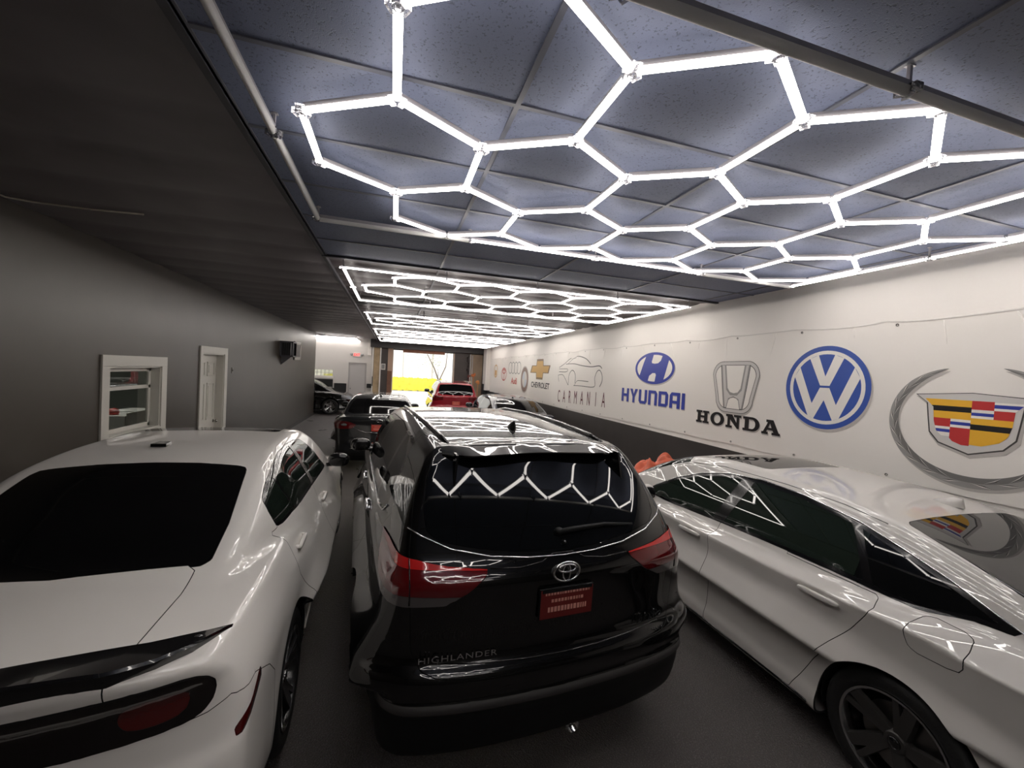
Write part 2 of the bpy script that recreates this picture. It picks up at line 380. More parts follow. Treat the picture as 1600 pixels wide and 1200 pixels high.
# exit sign with two lamp heads
ex = empty('exit_sign', (-1.725, YW, 2.64)); tag(ex, 'red lettered exit sign with two emergency lamp heads over the grey door', 'exit sign')
MB().box((-.17, -.06, -.10), (.17, 0, .10), .01).build('sign_body', mat('sign_white', (.75, .70, .68), .4), ex)
M_exit = mat('exit_red', (.7, .02, .02), .4, emit=(1, .06, .05), power=1.2)
text_mesh('sign_lettering', 'EXIT', .17, M_exit, ex, Matrix.Translation((0, -.064, 0)) @ Matrix.Rotation(math.pi / 2, 4, 'X'), .004, .8, bold=.004)
for sg in (-1, 1):
    MB().lathe([(.0, -.10), (.055, -.09), (.06, -.03), (.03, 0), (.0, 0)], 16, axis=1, mtx=Matrix.Translation((sg * .25, 0, .02))).build('lamp_head', M_['grey'], ex, smooth=True)
# beam, far posts and panels
struct('trim_15', MB().box((-1.1, YW - .5, 3.05), (XR, YW - .2, CZ + .05)), mat('dark_beam', (.05, .045, .045), .5))
tag(MB().box((.40, YW - .12, 2.90), (2.45, YW - .02, 3.10), .02).build('rolled_shutter', mat('rust_shutter', (.32, .12, .06), .5, noise=(6, .4))), 'rust brown rolled shutter at the top of the doorway', 'shutter')
struct('trim_16', MB().box((-.30, YW - .06, 1.95), (-.06, YW, 3.1)), mat('pale_wood', (.55, .38, .28), .5))
struct('trim_17', MB().box((-.30, YW - .05, 0), (-.10, YW, 1.95)), mat('brown_wood', (.22, .10, .06), .5, noise=(8, .3)))
struct('trim_18', MB().box((-.09, YW - .10, 0), (-.04, YW + .02, 3.0)).box((2.90, YW - .08, 0), (2.96, YW + .02, 3.0)), mat('frame_cream', (.62, .50, .40), .5))
cbx = empty('wall_box', (-.50, YW, 2.14)); tag(cbx, 'small pale framed box on the dark far wall', 'box')
MB().box((-.10, -.05, -.15), (.10, 0, .15), .01).build('box_case', M_['trim_white'], cbx); MB().box((-.065, -.056, -.10), (.065, -.048, .11)).build('box_screen', M_['grey'], cbx)
tag(MB().box((3.80, YW - .12, 0), (4.40, YW - .06, 3.02)).build('plywood_sheet', mat('stained_plywood', (.36, .27, .19), .6, noise=(2.2, .5))), 'stained plywood sheet leaning on the far wall behind the red car', 'plywood')
struct('trim_19', MB().box((4.34, YW - 1.3, 1.25), (XR, YW - .6, CZ)).box((4.38, 19.55, 1.25), (XR, 19.75, CZ)), Wl)
tag(MB().box((4.30, 19.9, 0), (4.50, 20.3, 1.55), .01).build('black_bin', M_['black']), 'tall narrow black bin in the far right corner', 'bin')
for k, (x, h_, lab) in enumerate(((3.70, 3.0, 'pale pole leaning in the far corner, left of its pair'), (3.80, 2.95, 'pale pole leaning in the far corner, right of its pair'))):
    tag(MB().tube([(x, 20.2, 0), (x + .03, 20.6, h_)], .03, 8).build('pole', mat('pale_pole', (.5, .47, .46), .4)), lab, 'pole')
fl = empty('bead_string', (3.62, 20.62, 0)); tag(fl, 'dark string of ornaments hanging between the poles', 'decoration')
b = MB(); rnd = random.Random(5)
for k in range(14):
    z = 1.75 + k * .09; s_ = .03 + .025 * rnd.random()
    b.lathe([(0, -s_), (s_, 0), (0, s_)], 8, axis=2, mtx=Matrix.Translation((rnd.uniform(-.04, .04), 0, z)))
b.build('beads', mat('dark_beads', (.03, .02, .02), .4), fl)
for k, (x, z, r, c_, lab, nm) in enumerate(((3.68, 1.95, .14, (.55, .16, .05), 'orange blossom ornament behind the red car, upper one', 'ornament'), (3.86, 1.62, .13, (.60, .22, .06), 'orange blossom ornament behind the red car, lower one', 'ornament'), (3.50, 1.60, .09, (.75, .68, .50), 'cream round ornament behind the roof of the red car', 'ornament'), (3.40, 1.90, .10, (.16, .04, .03), 'dark red ornament behind the red car', 'ornament'))):
    b = MB(); rnd = random.Random(k)
    for q in range(9):
        a = rnd.uniform(0, 6.28); t = rnd.uniform(-1, 1); rr = r * .5
        b.lathe([(0, -rr * .8), (rr * .8, 0), (0, rr * .8)], 7, axis=2, mtx=Matrix.Translation((math.cos(a) * rr, math.sin(a) * rr, t * rr)))
    b.tube([(0, 0, 0), (0, .1, -z)], .012, 6)
    tag(b.build(nm, mat('ornament_%s' % 'abcd'[k], c_, .6), loc=(x + .12, 19.95 - .28 * (k % 2), z), smooth=True), lab, 'decoration')
# outside
struct('ground', MB().box((-30, YF + .4, -.12), (40, 70, -.02)), mat('pale_paving', (.62, .58, .50), .8, noise=(3, .15)))
bld = empty('building', (0, 46, 0)); tag(bld, 'sunlit cream building across the street seen through the doorway', 'building')
MB().box((-14, 0, 0), (22, 6, 9)).build('wall', mat('cream_render', (.88, .84, .74), .8), bld)
MB().box((4.0, -.05, 0), (4.2, 0, 9)).box((.9, -.05, 0), (1.0, 0, 9)).build('pilaster', mat('cream_shade', (.6, .55, .45), .8), bld)
hd = MB(); rnd = random.Random(2)
def hf(u, v):
    x = -6 + 10.5 * u; a = v * math.pi
    return (x, 40 - math.cos(a) * .5, max(0, math.sin(a)) ** .5 * 1.22 + .03 * math.sin(x * 9) + .03 * math.sin(x * 23))
tag(hd.grid(hf, 120, 12).build('hedge', mat('yellow_hedge', (.80, .62, .05), .8, noise=(3, .45), bump=(8, 1))), 'low sunlit yellow hedge beyond the doorway', 'hedge')
tr = empty('tree', (3.6, 33, 0)); tag(tr, 'thin street tree seen through the doorway', 'tree')
t = MB().tube([(0, 0, 0), (-.1, 0, 1.2), (-.5, 0, 2.2), (-1.1, 0, 3.3)], [.09, .07, .05, .03], 7).tube([(-.1, 0, 1.2), (.4, 0, 2.4), (.5, .1, 3.8)], [.05, .04, .02], 7)
t.build('trunk', mat('bark', (.20, .15, .10), .8), tr)
lf = MB()
for k in range(700):
    p = Vector((rnd.gauss(-.4, 1.0), rnd.gauss(0, .5), rnd.gauss(3.0, .75)))
    m = Matrix.Translation(p) @ Matrix.Rotation(rnd.uniform(0, 6), 4, 'Z') @ Matrix.Rotation(rnd.uniform(0, 3), 4, 'X')
    q = [lf.bm.verts.new(m @ Vector(c_)) for c_ in ((-.05, 0, 0), (0, .02, 0), (.06, 0, 0), (0, -.02, 0))]; lf.bm.faces.new(q)
tag(lf.build('leaves', mat('leaf_green', (.22, .26, .08), .6), tr), kind='stuff')
# ---------------------------------------------------------------- LED hexagon fixtures
TL = .47; S3 = math.sqrt(3) / 2
M_lit = mat('lit_diffuser', (.9, .9, .9), .4, emit=(1.0, .94, .88), power=LED_POWER)
M_off = mat('unlit_diffuser', (.93, .92, .90), .8, spec=.2, trans=.35)
M_house = mat('tube_housing', (.42, .40, .42), .35, metal=.3)
M_clear = mat('clear_connector', (.85, .85, .88), .06, trans=.92, spec=.5)
def tube_mesh(name, L, m, deep=.36):
    w = .0160; prof = [(-w, .008)] + [(-w * math.cos(a), -w * deep * math.sin(a)) for a in [math.pi * k / 6 for k in range(7)]] + [(w, .008)]
    mb = MB(); mb.prism(prof, L, axis=0, z0=-L / 2)
    return mb.mesh(name, m, angle=50)
def housing_mesh(name, L):
    return MB().box((-L / 2, -.009, .008), (L / 2, .009, .034)).mesh(name, M_house)
ml = tube_mesh('hexagon_tube', TL - .035, M_lit); mh = housing_mesh('housing', TL - .03)
fl = tube_mesh('border_tube', 1.18 - .02, M_lit); fo = tube_mesh('border_tube', 1.18 - .02, M_off, 1.25); fh = housing_mesh('housing', 1.18)
cm = MB().lathe([(.019, -.013), (.019, .020)], 12, axis=2)
for k in range(3):
    a = k * 2 * math.pi / 3 + math.pi / 6
    cm.box((.012, -.0185, -.011), (.036, .0185, .014), mtx=Matrix.Rotation(a, 4, 'Z'))
cm = cm.mesh('connector', M_clear)
hg = MB().box((-.006, -.006, .012), (.006, .006, .125)).box((-.016, -.010, .088), (.016, .010, .0935)).mesh('hanger', M_house)
def hex_lattice():
    E, V = set(), set()
    for row, xs in ((-1, (1, 3, 5, 7, 9)), (0, (0, 2, 4, 6, 8)), (1, (1, 3, 5, 7, 9))):
        for cx in xs:
            cy = row * 3
            ring = [(cx, cy - 2), (cx + 1, cy - 1), (cx + 1, cy + 1), (cx, cy + 2), (cx - 1, cy + 1), (cx - 1, cy - 1)]
            for i in range(6):
                E.add(frozenset((ring[i - 1], ring[i]))); V.add(ring[i])
    return sorted(tuple(sorted(e)) for e in E), sorted(V)
EDGES, VERTS = hex_lattice()
mo = tube_mesh('hexagon_tube', TL - .035, M_off, 1.1)
def fixture(ox, oy, z, label, lit=None, rz=0, upto=99):
    """ox, oy: centre of the first hexagon; lattice units are half hexagon widths and half tube lengths"""
    root = tag(empty('hexagon_light_fixture', (ox, oy, z), rz), label, 'ceiling light', 'hexagonal light grids on the ceiling')
    P = lambda v: Vector((v[0] * S3 * TL, v[1] * .5 * TL, 0))
    for a, b in EDGES:
        p, q = P(a), P(b); d = q - p
        on = (p.x + q.x) / 2 < upto
        t = link('light_tube' if on else 'unlit_tube', ml if on else mo, root, (p + q) / 2, (0, 0, math.atan2(d.y, d.x)))
        link('tube_housing', mh, t)
    for v in VERTS: link('connector', cm, root, P(v))
    x0, x1, y0, y1 = -.575, 4.165, -1.205, 1.205
    lit = lit or {}
    for i in range(4):
        xc = x0 + (i + .5) * (x1 - x0) / 4
        for side, yy in (('near', y0), ('far', y1)):
            on = lit.get(side, (1, 1, 1, 1))[i]
            t = link('border_tube' if on else 'unlit_border_tube', fl if on else fo, root, (xc, yy, 0)); link('tube_housing', fh, t)
    for i in range(2):
        yc = y0 + (i + .5) * (y1 - y0) / 2
        for side, xx in (('left', x0), ('right', x1)):
            on = lit.get(side, (1, 1))[i]
            t = link('border_tube' if on else 'unlit_border_tube', fl if on else fo, root, (xx, yc, 0), (0, 0, math.pi / 2)); link('tube_housing', fh, t)
    for v in [(x0, y0), (x1, y0), (x0, y1), (x1, y1)] + [(x0 + i * (x1 - x0) / 4, y) for i in (1, 2, 3) for y in (y0, y1)] + [(x, 0) for x in (x0, x1)]:
        link('border_connector', cm, root, (v[0], v[1], 0))
        link('hanger', hg, root, (v[0], v[1], 0))
    return root
LZ = CAM_H + 1.106
fixture(-.036, 2.277, LZ, 'nearest white hexagon light grid, with unlit grey tubes on its border', dict(near=(0, 0, 0, 0), far=(0, 1, 1, 0), left=(0, 0), right=(1, 1)))
fixture(-.036, 6.30, LZ, 'fully lit hexagon light grid, second from the camera')
fixture(-.036, 10.30, LZ, 'fully lit hexagon light grid, third from the camera')
fixture(-.036, 14.15, LZ, 'fully lit hexagon light grid, second from the far doorway')
fixture(-.036, 17.70, LZ, 'fully lit hexagon light grid, closest to the far doorway')
fixture(-5.775, 19.66, LZ, 'hexagon light grid in the side room beyond the taupe wall')
fixture(-.036, -1.80, LZ, 'hexagon light grid over the viewpoint end of the room, only its left half lit', dict(near=(1, 1, 0, 0), far=(1, 0, 0, 0), left=(1, 1), right=(0, 0)), upto=1.5)
# ---------------------------------------------------------------- long printed banner on the right wall
def ban_z(y, t): return (1.375 - .0085 * y) * (1 - t) + (2.875 - .0028 * y) * t
def ban(u, v):
    y = -3.2 + u * 22.6; z = ban_z(y, v)
    sc = abs(math.sin(math.pi * (y / .93))) ** .7
    top = max(0, (v - .86) / .14); low = max(0, (.05 - v) / .05)
    z -= .026 * sc * top ** 2 * (1 + .5 * math.sin(y * 2.7)) - .012 * low * abs(math.sin(y * 3.1))
    x = 4.5265 - .012 * abs(math.sin(y * 2.1 + v * 3)) * top - .004 * math.sin(y * 6.2 + 9 * v) * top - .0015 * math.sin(y * 1.1 + 3 * v)
    return (x, y, z)
M_ban = mat('white_vinyl', (.86, .82, .772), .30, spec=.4, bump=(1.4, .10, 5))
BAN = MB().grid(ban, 420, 26).build('banner', M_ban, smooth=True)
tag(BAN, 'long white vinyl banner printed with car emblems on the right wall', 'banner')
hem = MB()
hem.grid(lambda u, v: tuple(Vector(ban(u, 1 - v * .010)) + Vector((-.003 - .002 * math.sin(v * math.pi), 0, .004 - v * .004))), 420, 3)
hem.build('top_hem', mat('banner_hem', (.72, .685, .645), .45), BAN, smooth=True)
for k in range(26):   # creases running down from the fixings
    rnd = random.Random(k); y_ = .3 + k * .72 + rnd.uniform(-.2, .2); L_ = rnd.uniform(.10, .34); sl = rnd.uniform(-.5, .5)
    pts = [ban((y_ + sl * t * L_ + 3.2) / 22.6, .985 - t * L_ / 1.5) for t in (0, .35, .7, 1)]
    MB().tube([(p[0] - .0005, p[1], p[2]) for p in pts], [.004, .005, .003, .0005], 8).build('crease', M_ban, BAN, smooth=True)
gm = MB().lathe([(.006, 0), (.013, -.003), (.013, 0)], 12, axis=0, closed=True).mesh('grommet', mat('grommet_brass', (.12, .11, .10), .3, metal=.8))
for k in range(24):
    y = -.1 + k * .93
    if y > 19: break
    for v in (.972, .028):
        p = ban((y + 3.2) / 22.6, v); link('grommet', gm, BAN, (p[0] - .003, p[1], p[2]))
def shape(name, loops, y, z, m, k=0, parent=None, sx=1.0, sy=1.0):
    """printed shape with holes; loops are (u, v) outlines, u running to the right as read; k stacks layers"""
    cu = bpy.data.curves.new(name, 'CURVE'); cu.dimensions = '2D'; cu.fill_mode = 'BOTH'; cu.extrude = .0003
    for L in loops:
        s = cu.splines.new('POLY'); s.points.add(len(L) - 1)
        for q, (a, b) in zip(s.points, L): q.co = (a * sx, b * sy, 0, 1)
        s.use_cyclic_u = True
    o = bpy.data.objects.new('tmp', cu); COL.objects.link(o)
    me = bpy.data.meshes.new_from_object(o.evaluated_get(bpy.context.evaluated_depsgraph_get()))
    bpy.data.objects.remove(o); bpy.data.curves.remove(cu)
    me.transform(BM(y, z, k)); me.materials.clear(); me.materials.append(m)
    return link(name, me, parent or BAN)
def BM(y, z, k=0): return Matrix(((0, 0, -1, 4.5243 - .0007 * k), (-1, 0, 0, y), (0, 1, 0, z), (0, 0, 0, 1)))
def ell(rx, rz=None, cx=0, cz=0, n=56, a0=0, a1=2 * math.pi):
    rz = rz or rx; return [(cx + rx * math.cos(a0 + (a1 - a0) * i / n), cz + rz * math.sin(a0 + (a1 - a0) * i / n)) for i in range(n)]
def stroke(pts, w, w2=None, caps=0):
    P = [Vector(p) for p in pts]; L, R = [], []
    for i, p in enumerate(P):
        t = (P[min(i + 1, len(P) - 1)] - P[max(i - 1, 0)]).normalized(); n = Vector((-t.y, t.x))
        if 0 < i < len(P) - 1:
            t1 = (P[i] - P[i - 1]).normalized(); c_ = max(.35, abs(n.dot(Vector((-t1.y, t1.x))))); 
        else: c_ = 1
        ww = (w + ((w2 if w2 is not None else w) - w) * i / (len(P) - 1)) / 2 / c_
        L.append(tuple(p + n * ww)); R.append(tuple(p - n * ww))
    return L + R[::-1]
def smooth(pts, n=8):
    P = [Vector(p) for p in pts]; out = []
    for i in range(len(P) - 1):
        p0, p1, p2, p3 = P[max(i - 1, 0)], P[i], P[i + 1], P[min(i + 2, len(P) - 1)]
        for k in range(n):
            t = k / n; out.append(tuple(.5 * ((2 * p1) + (p2 - p0) * t + (2 * p0 - 5 * p1 + 4 * p2 - p3) * t * t + (3 * p1 - p0 - 3 * p2 + p3) * t**3)))
    return out + [tuple(P[-1])]
def pm(name, c): return mat(name, tuple(min(.9, q * 1.25) for q in c), .35, spec=.4)
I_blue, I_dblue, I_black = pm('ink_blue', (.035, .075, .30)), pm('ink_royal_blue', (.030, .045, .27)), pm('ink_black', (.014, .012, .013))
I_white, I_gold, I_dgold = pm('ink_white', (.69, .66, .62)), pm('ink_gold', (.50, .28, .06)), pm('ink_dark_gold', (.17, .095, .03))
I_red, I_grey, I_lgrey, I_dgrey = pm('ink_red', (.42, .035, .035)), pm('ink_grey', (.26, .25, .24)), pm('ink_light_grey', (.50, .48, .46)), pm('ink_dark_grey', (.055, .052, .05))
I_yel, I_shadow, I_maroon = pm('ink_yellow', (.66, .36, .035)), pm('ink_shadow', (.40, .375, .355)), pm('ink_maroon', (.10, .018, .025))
# round blue emblem with V over W
y, z, R = 3.325, 2.195, .455
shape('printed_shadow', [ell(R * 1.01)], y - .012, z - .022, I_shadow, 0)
shape('emblem_field', [ell(R * .95)], y, z, I_white, .5)
shape('printed_emblem', [ell(R), ell(R * .885)], y, z, I_blue, 1)
sc = R * .80
shape('emblem_disc', [ell(sc)], y, z, I_blue, 1)
w = .155 * R * 2 * .56
V = [(a_ * sc, b_ * sc) for a_, b_ in [(-.50, .868), (-.24, .972), (0, .33), (.24, .972), (.50, .868), (.14, .055), (-.14, .055)]]
W_ = [(a_ * sc, b_ * sc) for a_, b_ in [(-.96, .30), (-.80, .60), (-.36, -.50), (-.14, -.01), (.14, -.01), (.36, -.50), (.80, .60), (.96, .30), (.46, -.89), (.28, -.96), (0, -.38), (-.28, -.96), (-.46, -.89)]]
shape('emblem_letter', [V], y, z, I_white, 2); shape('emblem_letter', [W_], y, z, I_white, 2)
# wide letters in blue
def letters(txt, x0, h, w, gap, sw, glyph, y, z, m, k=1, shadow=None, slope=0.0):
    x = x0
    for ch in txt:
        loops, adv = glyph(ch, w, h, sw)
        zz = z + slope * x
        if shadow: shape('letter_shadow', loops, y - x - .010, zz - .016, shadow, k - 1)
        shape('printed_letter', loops, y - x, zz, m, k); x += adv + gap
def rect(a, b, c_, d_): return [(a, b), (c_, b), (c_, d_), (a, d_)]
def g_square(ch, w, h, s):
    r = .18 * h
    if ch == 'H': return [[(0, 0), (s, 0), (s, .4 * h), (w - s, .4 * h), (w - s, 0), (w, 0), (w, h), (w - s, h), (w - s, .6 * h), (s, .6 * h), (s, h), (0, h)]], w
    if ch == 'Y': return [[(w / 2 - s / 2, 0), (w / 2 + s / 2, 0), (w / 2 + s / 2, .42 * h), (w, h), (w - s * 1.15, h), (w / 2, .62 * h), (s * 1.15, h), (0, h), (w / 2 - s / 2, .42 * h)]], w
    if ch == 'U': return [[(r, 0), (w - r, 0), (w, r), (w, h), (w - s, h), (w - s, .2 * h), (s, .2 * h), (s, h), (0, h), (0, r)]], w
    if ch == 'N': return [[(0, 0), (s, 0), (s, .8 * h), (w - s, .8 * h), (w - s, 0), (w, 0), (w, h - r), (w - r, h), (0, h)]], w
    if ch == 'D': return [[(0, 0), (w - r, 0), (w, r), (w, h - r), (w - r, h), (0, h)], [(s, .2 * h), (w - s, .2 * h), (w - s, .8 * h), (s, .8 * h)]], w
    if ch == 'A': return [[(0, 0), (s, 0), (s, .3 * h), (w - s, .3 * h), (w - s, 0), (w, 0), (w, h), (r, h), (0, h - r)], [(s, .48 * h), (w - s, .48 * h), (w - s, .8 * h), (s, .8 * h)]], w
    if ch == 'I': return [rect(0, 0, s, h)], s
def g_slab(ch, w, h, s):
    f = .17 * h; e = s * .45
    if ch == 'H': return [[(0, 0), (s + 2 * e, 0), (s + 2 * e, f), (s + e, f), (s + e, .42 * h), (w - s - e, .42 * h), (w - s - e, f), (w - s - 2 * e, f), (w - s - 2 * e, 0), (w, 0), (w, f), (w - e, f), (w - e, h - f), (w, h - f), (w, h), (w - s - 2 * e, h), (w - s - 2 * e, h - f), (w - s - e, h - f), (w - s - e, .60 * h), (s + e, .60 * h), (s + e, h - f), (s + 2 * e, h - f), (s + 2 * e, h), (0, h), (0, h - f), (e, h - f), (e, f), (0, f)]], w
    if ch == 'O': return [ell(w / 2, h * .53, w / 2, h / 2, 40), ell(w / 2 - s * 1.05, h * .53 - f * 1.1, w / 2, h / 2, 40)], w
    if ch == 'N': return [[(0, 0), (s * .8 + 2 * e, 0), (s * .8 + 2 * e, f), (s * .7 + e, f), (s * .7 + e, .62 * h), (w - e - s * .5, 0), (w - e, 0), (w - e, h - f), (w, h - f), (w, h), (w - s - 2 * e, h), (w - s - 2 * e, h - f), (w - s * .7 - e, h - f), (w - s * .7 - e, .42 * h), (s + e * 1.5, h), (0, h), (0, h - f), (e, h - f), (e, f), (0, f)]], w
    if ch == 'D': return [[(0, 0), (w * .55, 0)] + ell(w * .45, h * .5, w * .55, h * .5, 20, -math.pi / 2, math.pi / 2) + [(w * .55, h), (0, h), (0, h - f), (e, h - f), (e, f), (0, f)], [(s + e, f)] + ell(w * .45 - s, h * .5 - f, w * .55, h * .5, 20, -math.pi / 2, math.pi / 2) + [(w * .55, h - f), (s + e, h - f)]], w
    if ch == 'A': return [[(0, 0), (w * .36, 0), (w * .36, f), (w * .27, f), (w * .31, .30 * h), (w * .60, .30 * h), (w * .65, f), (w * .56, f), (w * .56, 0), (w, 0), (w, f), (w * .93, f), (w * .62, h), (w * .24, h), (w * .24, h - f), (w * .34, h - f), (w * .09, f), (0, f)], [(w * .37, .46 * h), (w * .54, .46 * h), (w * .455, .76 * h)]], w
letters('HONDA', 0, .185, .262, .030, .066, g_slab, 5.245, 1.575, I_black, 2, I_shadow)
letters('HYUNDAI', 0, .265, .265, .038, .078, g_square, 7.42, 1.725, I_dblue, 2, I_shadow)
# squared chrome emblem with H
def rrect(wt, wb, h, r, n=8):
    c_ = []
    for cx, cy, a in ((wb / 2 - r, -h / 2 + r, -90), (wt / 2 - r, h / 2 - r, 0), (-wt / 2 + r, h / 2 - r, 90), (-wb / 2 + r, -h / 2 + r, 180)):
        c_ += [(cx + r * math.cos(R_(a + 90 * i / n)), cy + r * math.sin(R_(a + 90 * i / n))) for i in range(n + 1)]
    return c_
y, z = 4.555, 2.140
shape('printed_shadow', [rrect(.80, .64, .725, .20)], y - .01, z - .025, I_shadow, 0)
shape('printed_emblem', [rrect(.80, .64, .715, .19)], y, z, I_dgrey, 1)
shape('emblem_face', [rrect(.785, .625, .70, .185)], y, z, I_lgrey, 2)
shape('emblem_edge', [rrect(.70, .54, .615, .15), rrect(.685, .525, .600, .145)], y, z, I_dgrey, 3)
shape('emblem_field', [rrect(.685, .525, .600, .145)], y, z, I_white, 3)
hl = smooth([(-.205, .31), (-.185, .05), (-.155, -.15), (-.165, -.31)])
Hs = [(-.255, .305), (-.165, .305), (-.115, -.02), (-.07, -.075), (0, -.09), (.07, -.075), (.115, -.02), (.165, .305), (.255, .305), (.215, .0), (.165, -.30), (.115, -.30), (.085, -.185), (.05, -.155), (0, -.145), (-.05, -.155), (-.085, -.185), (-.115, -.30), (-.165, -.30), (-.215, .0)]
shape('emblem_letter', [Hs], y, z, I_dgrey, 4); shape('emblem_letter', [[(a * .965, b * .99 + .004) for a, b in Hs]], y, z, I_grey, 5)
shape('emblem_letter', [[(-.225, .30), (-.185, .30), (-.135, -.04), (-.06, -.115), (.06, -.115), (.135, -.04), (.185, .30), (.225, .30), (.185, 0), (.14, -.29), (.125, -.29), (.09, -.16), (0, -.125), (-.09, -.16), (-.125, -.29), (-.14, -.29), (-.185, 0)]], y, z, I_lgrey, 6)
# oval blue emblem with slanted H
y, z = 6.40, 2.395
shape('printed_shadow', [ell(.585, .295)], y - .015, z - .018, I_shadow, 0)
shape('emblem_field', [ell(.55, .27)], y, z, I_white, 1)
shape('printed_emblem', [ell(.58, .29), ell(.515, .243)], y, z, I_dblue, 2)
Hh = smooth([(-.36, -.20), (-.22, -.18), (-.16, -.06), (-.02, -.03), (.10, -.06), (.16, -.235), (.20, -.25)]) + [(.36, -.16), (.24, .20)] + smooth([(.30, .20), (.14, .17), (.12, .07), (.02, .03), (-.10, .06), (-.14, .235), (-.2, .25)]) + [(-.36, .16)]
Hh = [(-.40, -.165), (-.22, -.245)] + smooth([(-.20, -.20), (-.10, -.075), (.02, -.045), (.12, -.05)]) + [(.06, -.25), (.26, -.225), (.47, .10), (.33, .20)] + smooth([(.24, .20), (.16, .09), (.04, .05), (-.10, .05)]) + [(-.06, .245), (-.28, .215)]
shape('emblem_letter', [[(a_ * .55, b_ * .27) for a_, b_ in [(-.80, -.62), (-.30, -.95), (-.22, -.52), (-.05, -.33), (.10, -.33), (.14, -.45), (.08, -.98), (.52, -.86), (.62, -.30), (.78, .62), (.80, .62), (.45, .90), (.36, .50), (.22, .33), (.05, .30), (-.10, .34), (-.12, .45), (-.02, .98), (-.42, .92), (-.56, .40)]]], y, z, I_dblue, 3)
# line drawing of a sports car and thin wide-spaced letters
y, z = 9.5, 2.40
for pts, w in (([(1.30 - 2.6, -.0), (-.95, .10), (-.55, .24), (-.1, .29), (.35, .22), (.62, .09)], .022), ([(-.85, .09), (-.35, .10), (.15, .05), (.65, .02), (1.05, .04), (1.18, -.02)], .024), ([(-.70, .10), (-.42, .22), (-.20, .26)], .014), ([(-1.30, -.04), (-.75, -.04), (-.72, -.09), (-.85, -.12), (-1.3, -.12)], .018), ([(-1.35, -.22), (-1.05, -.20), (-.85, -.30), (-.65, -.46), (-.62, -.42), (-.6, -.2), (-.45, -.08), (-.3, -.10), (-.2, -.22), (-.2, -.40)], .022), ([(-1.35, -.22), (-1.32, -.32), (-1.27, -.40)], .018), ([(-.25, -.48), (-.1, -.35), (.1, -.33), (.55, -.34)], .016), ([(-.28, -.47), (.2, -.46), (.85, -.45), (.86, -.25), (.95, -.1), (1.08, -.06), (1.2, -.16), (1.22, -.30), (1.12, -.44)], .022)):
    shape('printed_line', [stroke(smooth(pts, 6), w * .6, w)], y, z, I_dgrey, 1)
x = 0
for i, ch in enumerate('CARMANIA'):
    text_mesh('printed_letter', ch, .48, I_maroon, BAN, BM(10.72 - i * .365, 1.575 + .012 * i - .0, 1), .0012, .50)
# gold cross emblem and black lettering
y, z = 12.42, 2.34
cr = [(-.93, -.125), (-.34, -.125), (-.30, -.33), (.30, -.33), (.34, -.125), (.80, -.125), (.93, .125), (.34, .125), (.30, .33), (-.30, .33), (-.34, .125), (-.78, .125)]
shape('printed_emblem', [cr], y, z, I_dgold, 1); shape('emblem_face', [[(a * .90, b * .80) for a, b in cr]], y, z, I_gold, 2)
text_mesh('printed_letter', 'CHEVROLET', .25, I_black, BAN, BM(12.35, 1.815, 2), .0012, 1.22, bold=.006)
# round dark ringed emblem, quartered
y, z = 13.96, 1.965
shape('printed_emblem', [ell(.45, .48)], y, z, pm('ink_umber', (.19, .12, .10)), 1); shape('emblem_ring', [ell(.44, .47), ell(.415, .445)], y, z, I_lgrey, 2)
shape('emblem_disc', [ell(.27, .29)], y, z, pm('ink_pale_blue', (.42, .45, .50)), 2)
for q in (0, 2): shape('emblem_quarter', [[(0, 0)] + ell(.27, .29, 0, 0, 14, q * math.pi / 2, (q + 1) * math.pi / 2)], y, z, I_lgrey, 3)
# four rings with red lettering
for k in range(4): shape('printed_ring', [ell(.27, .24), ell(.235, .205)], 15.88 - k * .39, 2.375, I_grey, 1 + k % 2)
text_mesh('printed_letter', 'Audi', .34, I_red, BAN, BM(15.28, 1.855, 1), .0012, 1.2, bold=.008)
# red oval emblem of three ovals
for a, b, c_, d_ in ((.42, .28, 0, 0), (.14, .25, 0, -.02), (.28, .10, 0, .12)): shape('printed_ring', [ell(a, b, c_, d_), ell(a - .05, b - .04, c_, d_)], 16.85, 2.10, I_red, 1)
# golden wreath emblem at the far end
shape('printed_ring', [ell(.34, .30), ell(.29, .25)], 18.3, 2.22, I_gold, 1); shape('printed_emblem', [[(-.16, .1), (.16, .1), (.14, -.10), (0, -.18), (-.14, -.10)]], 18.3, 2.16, I_gold, 1)
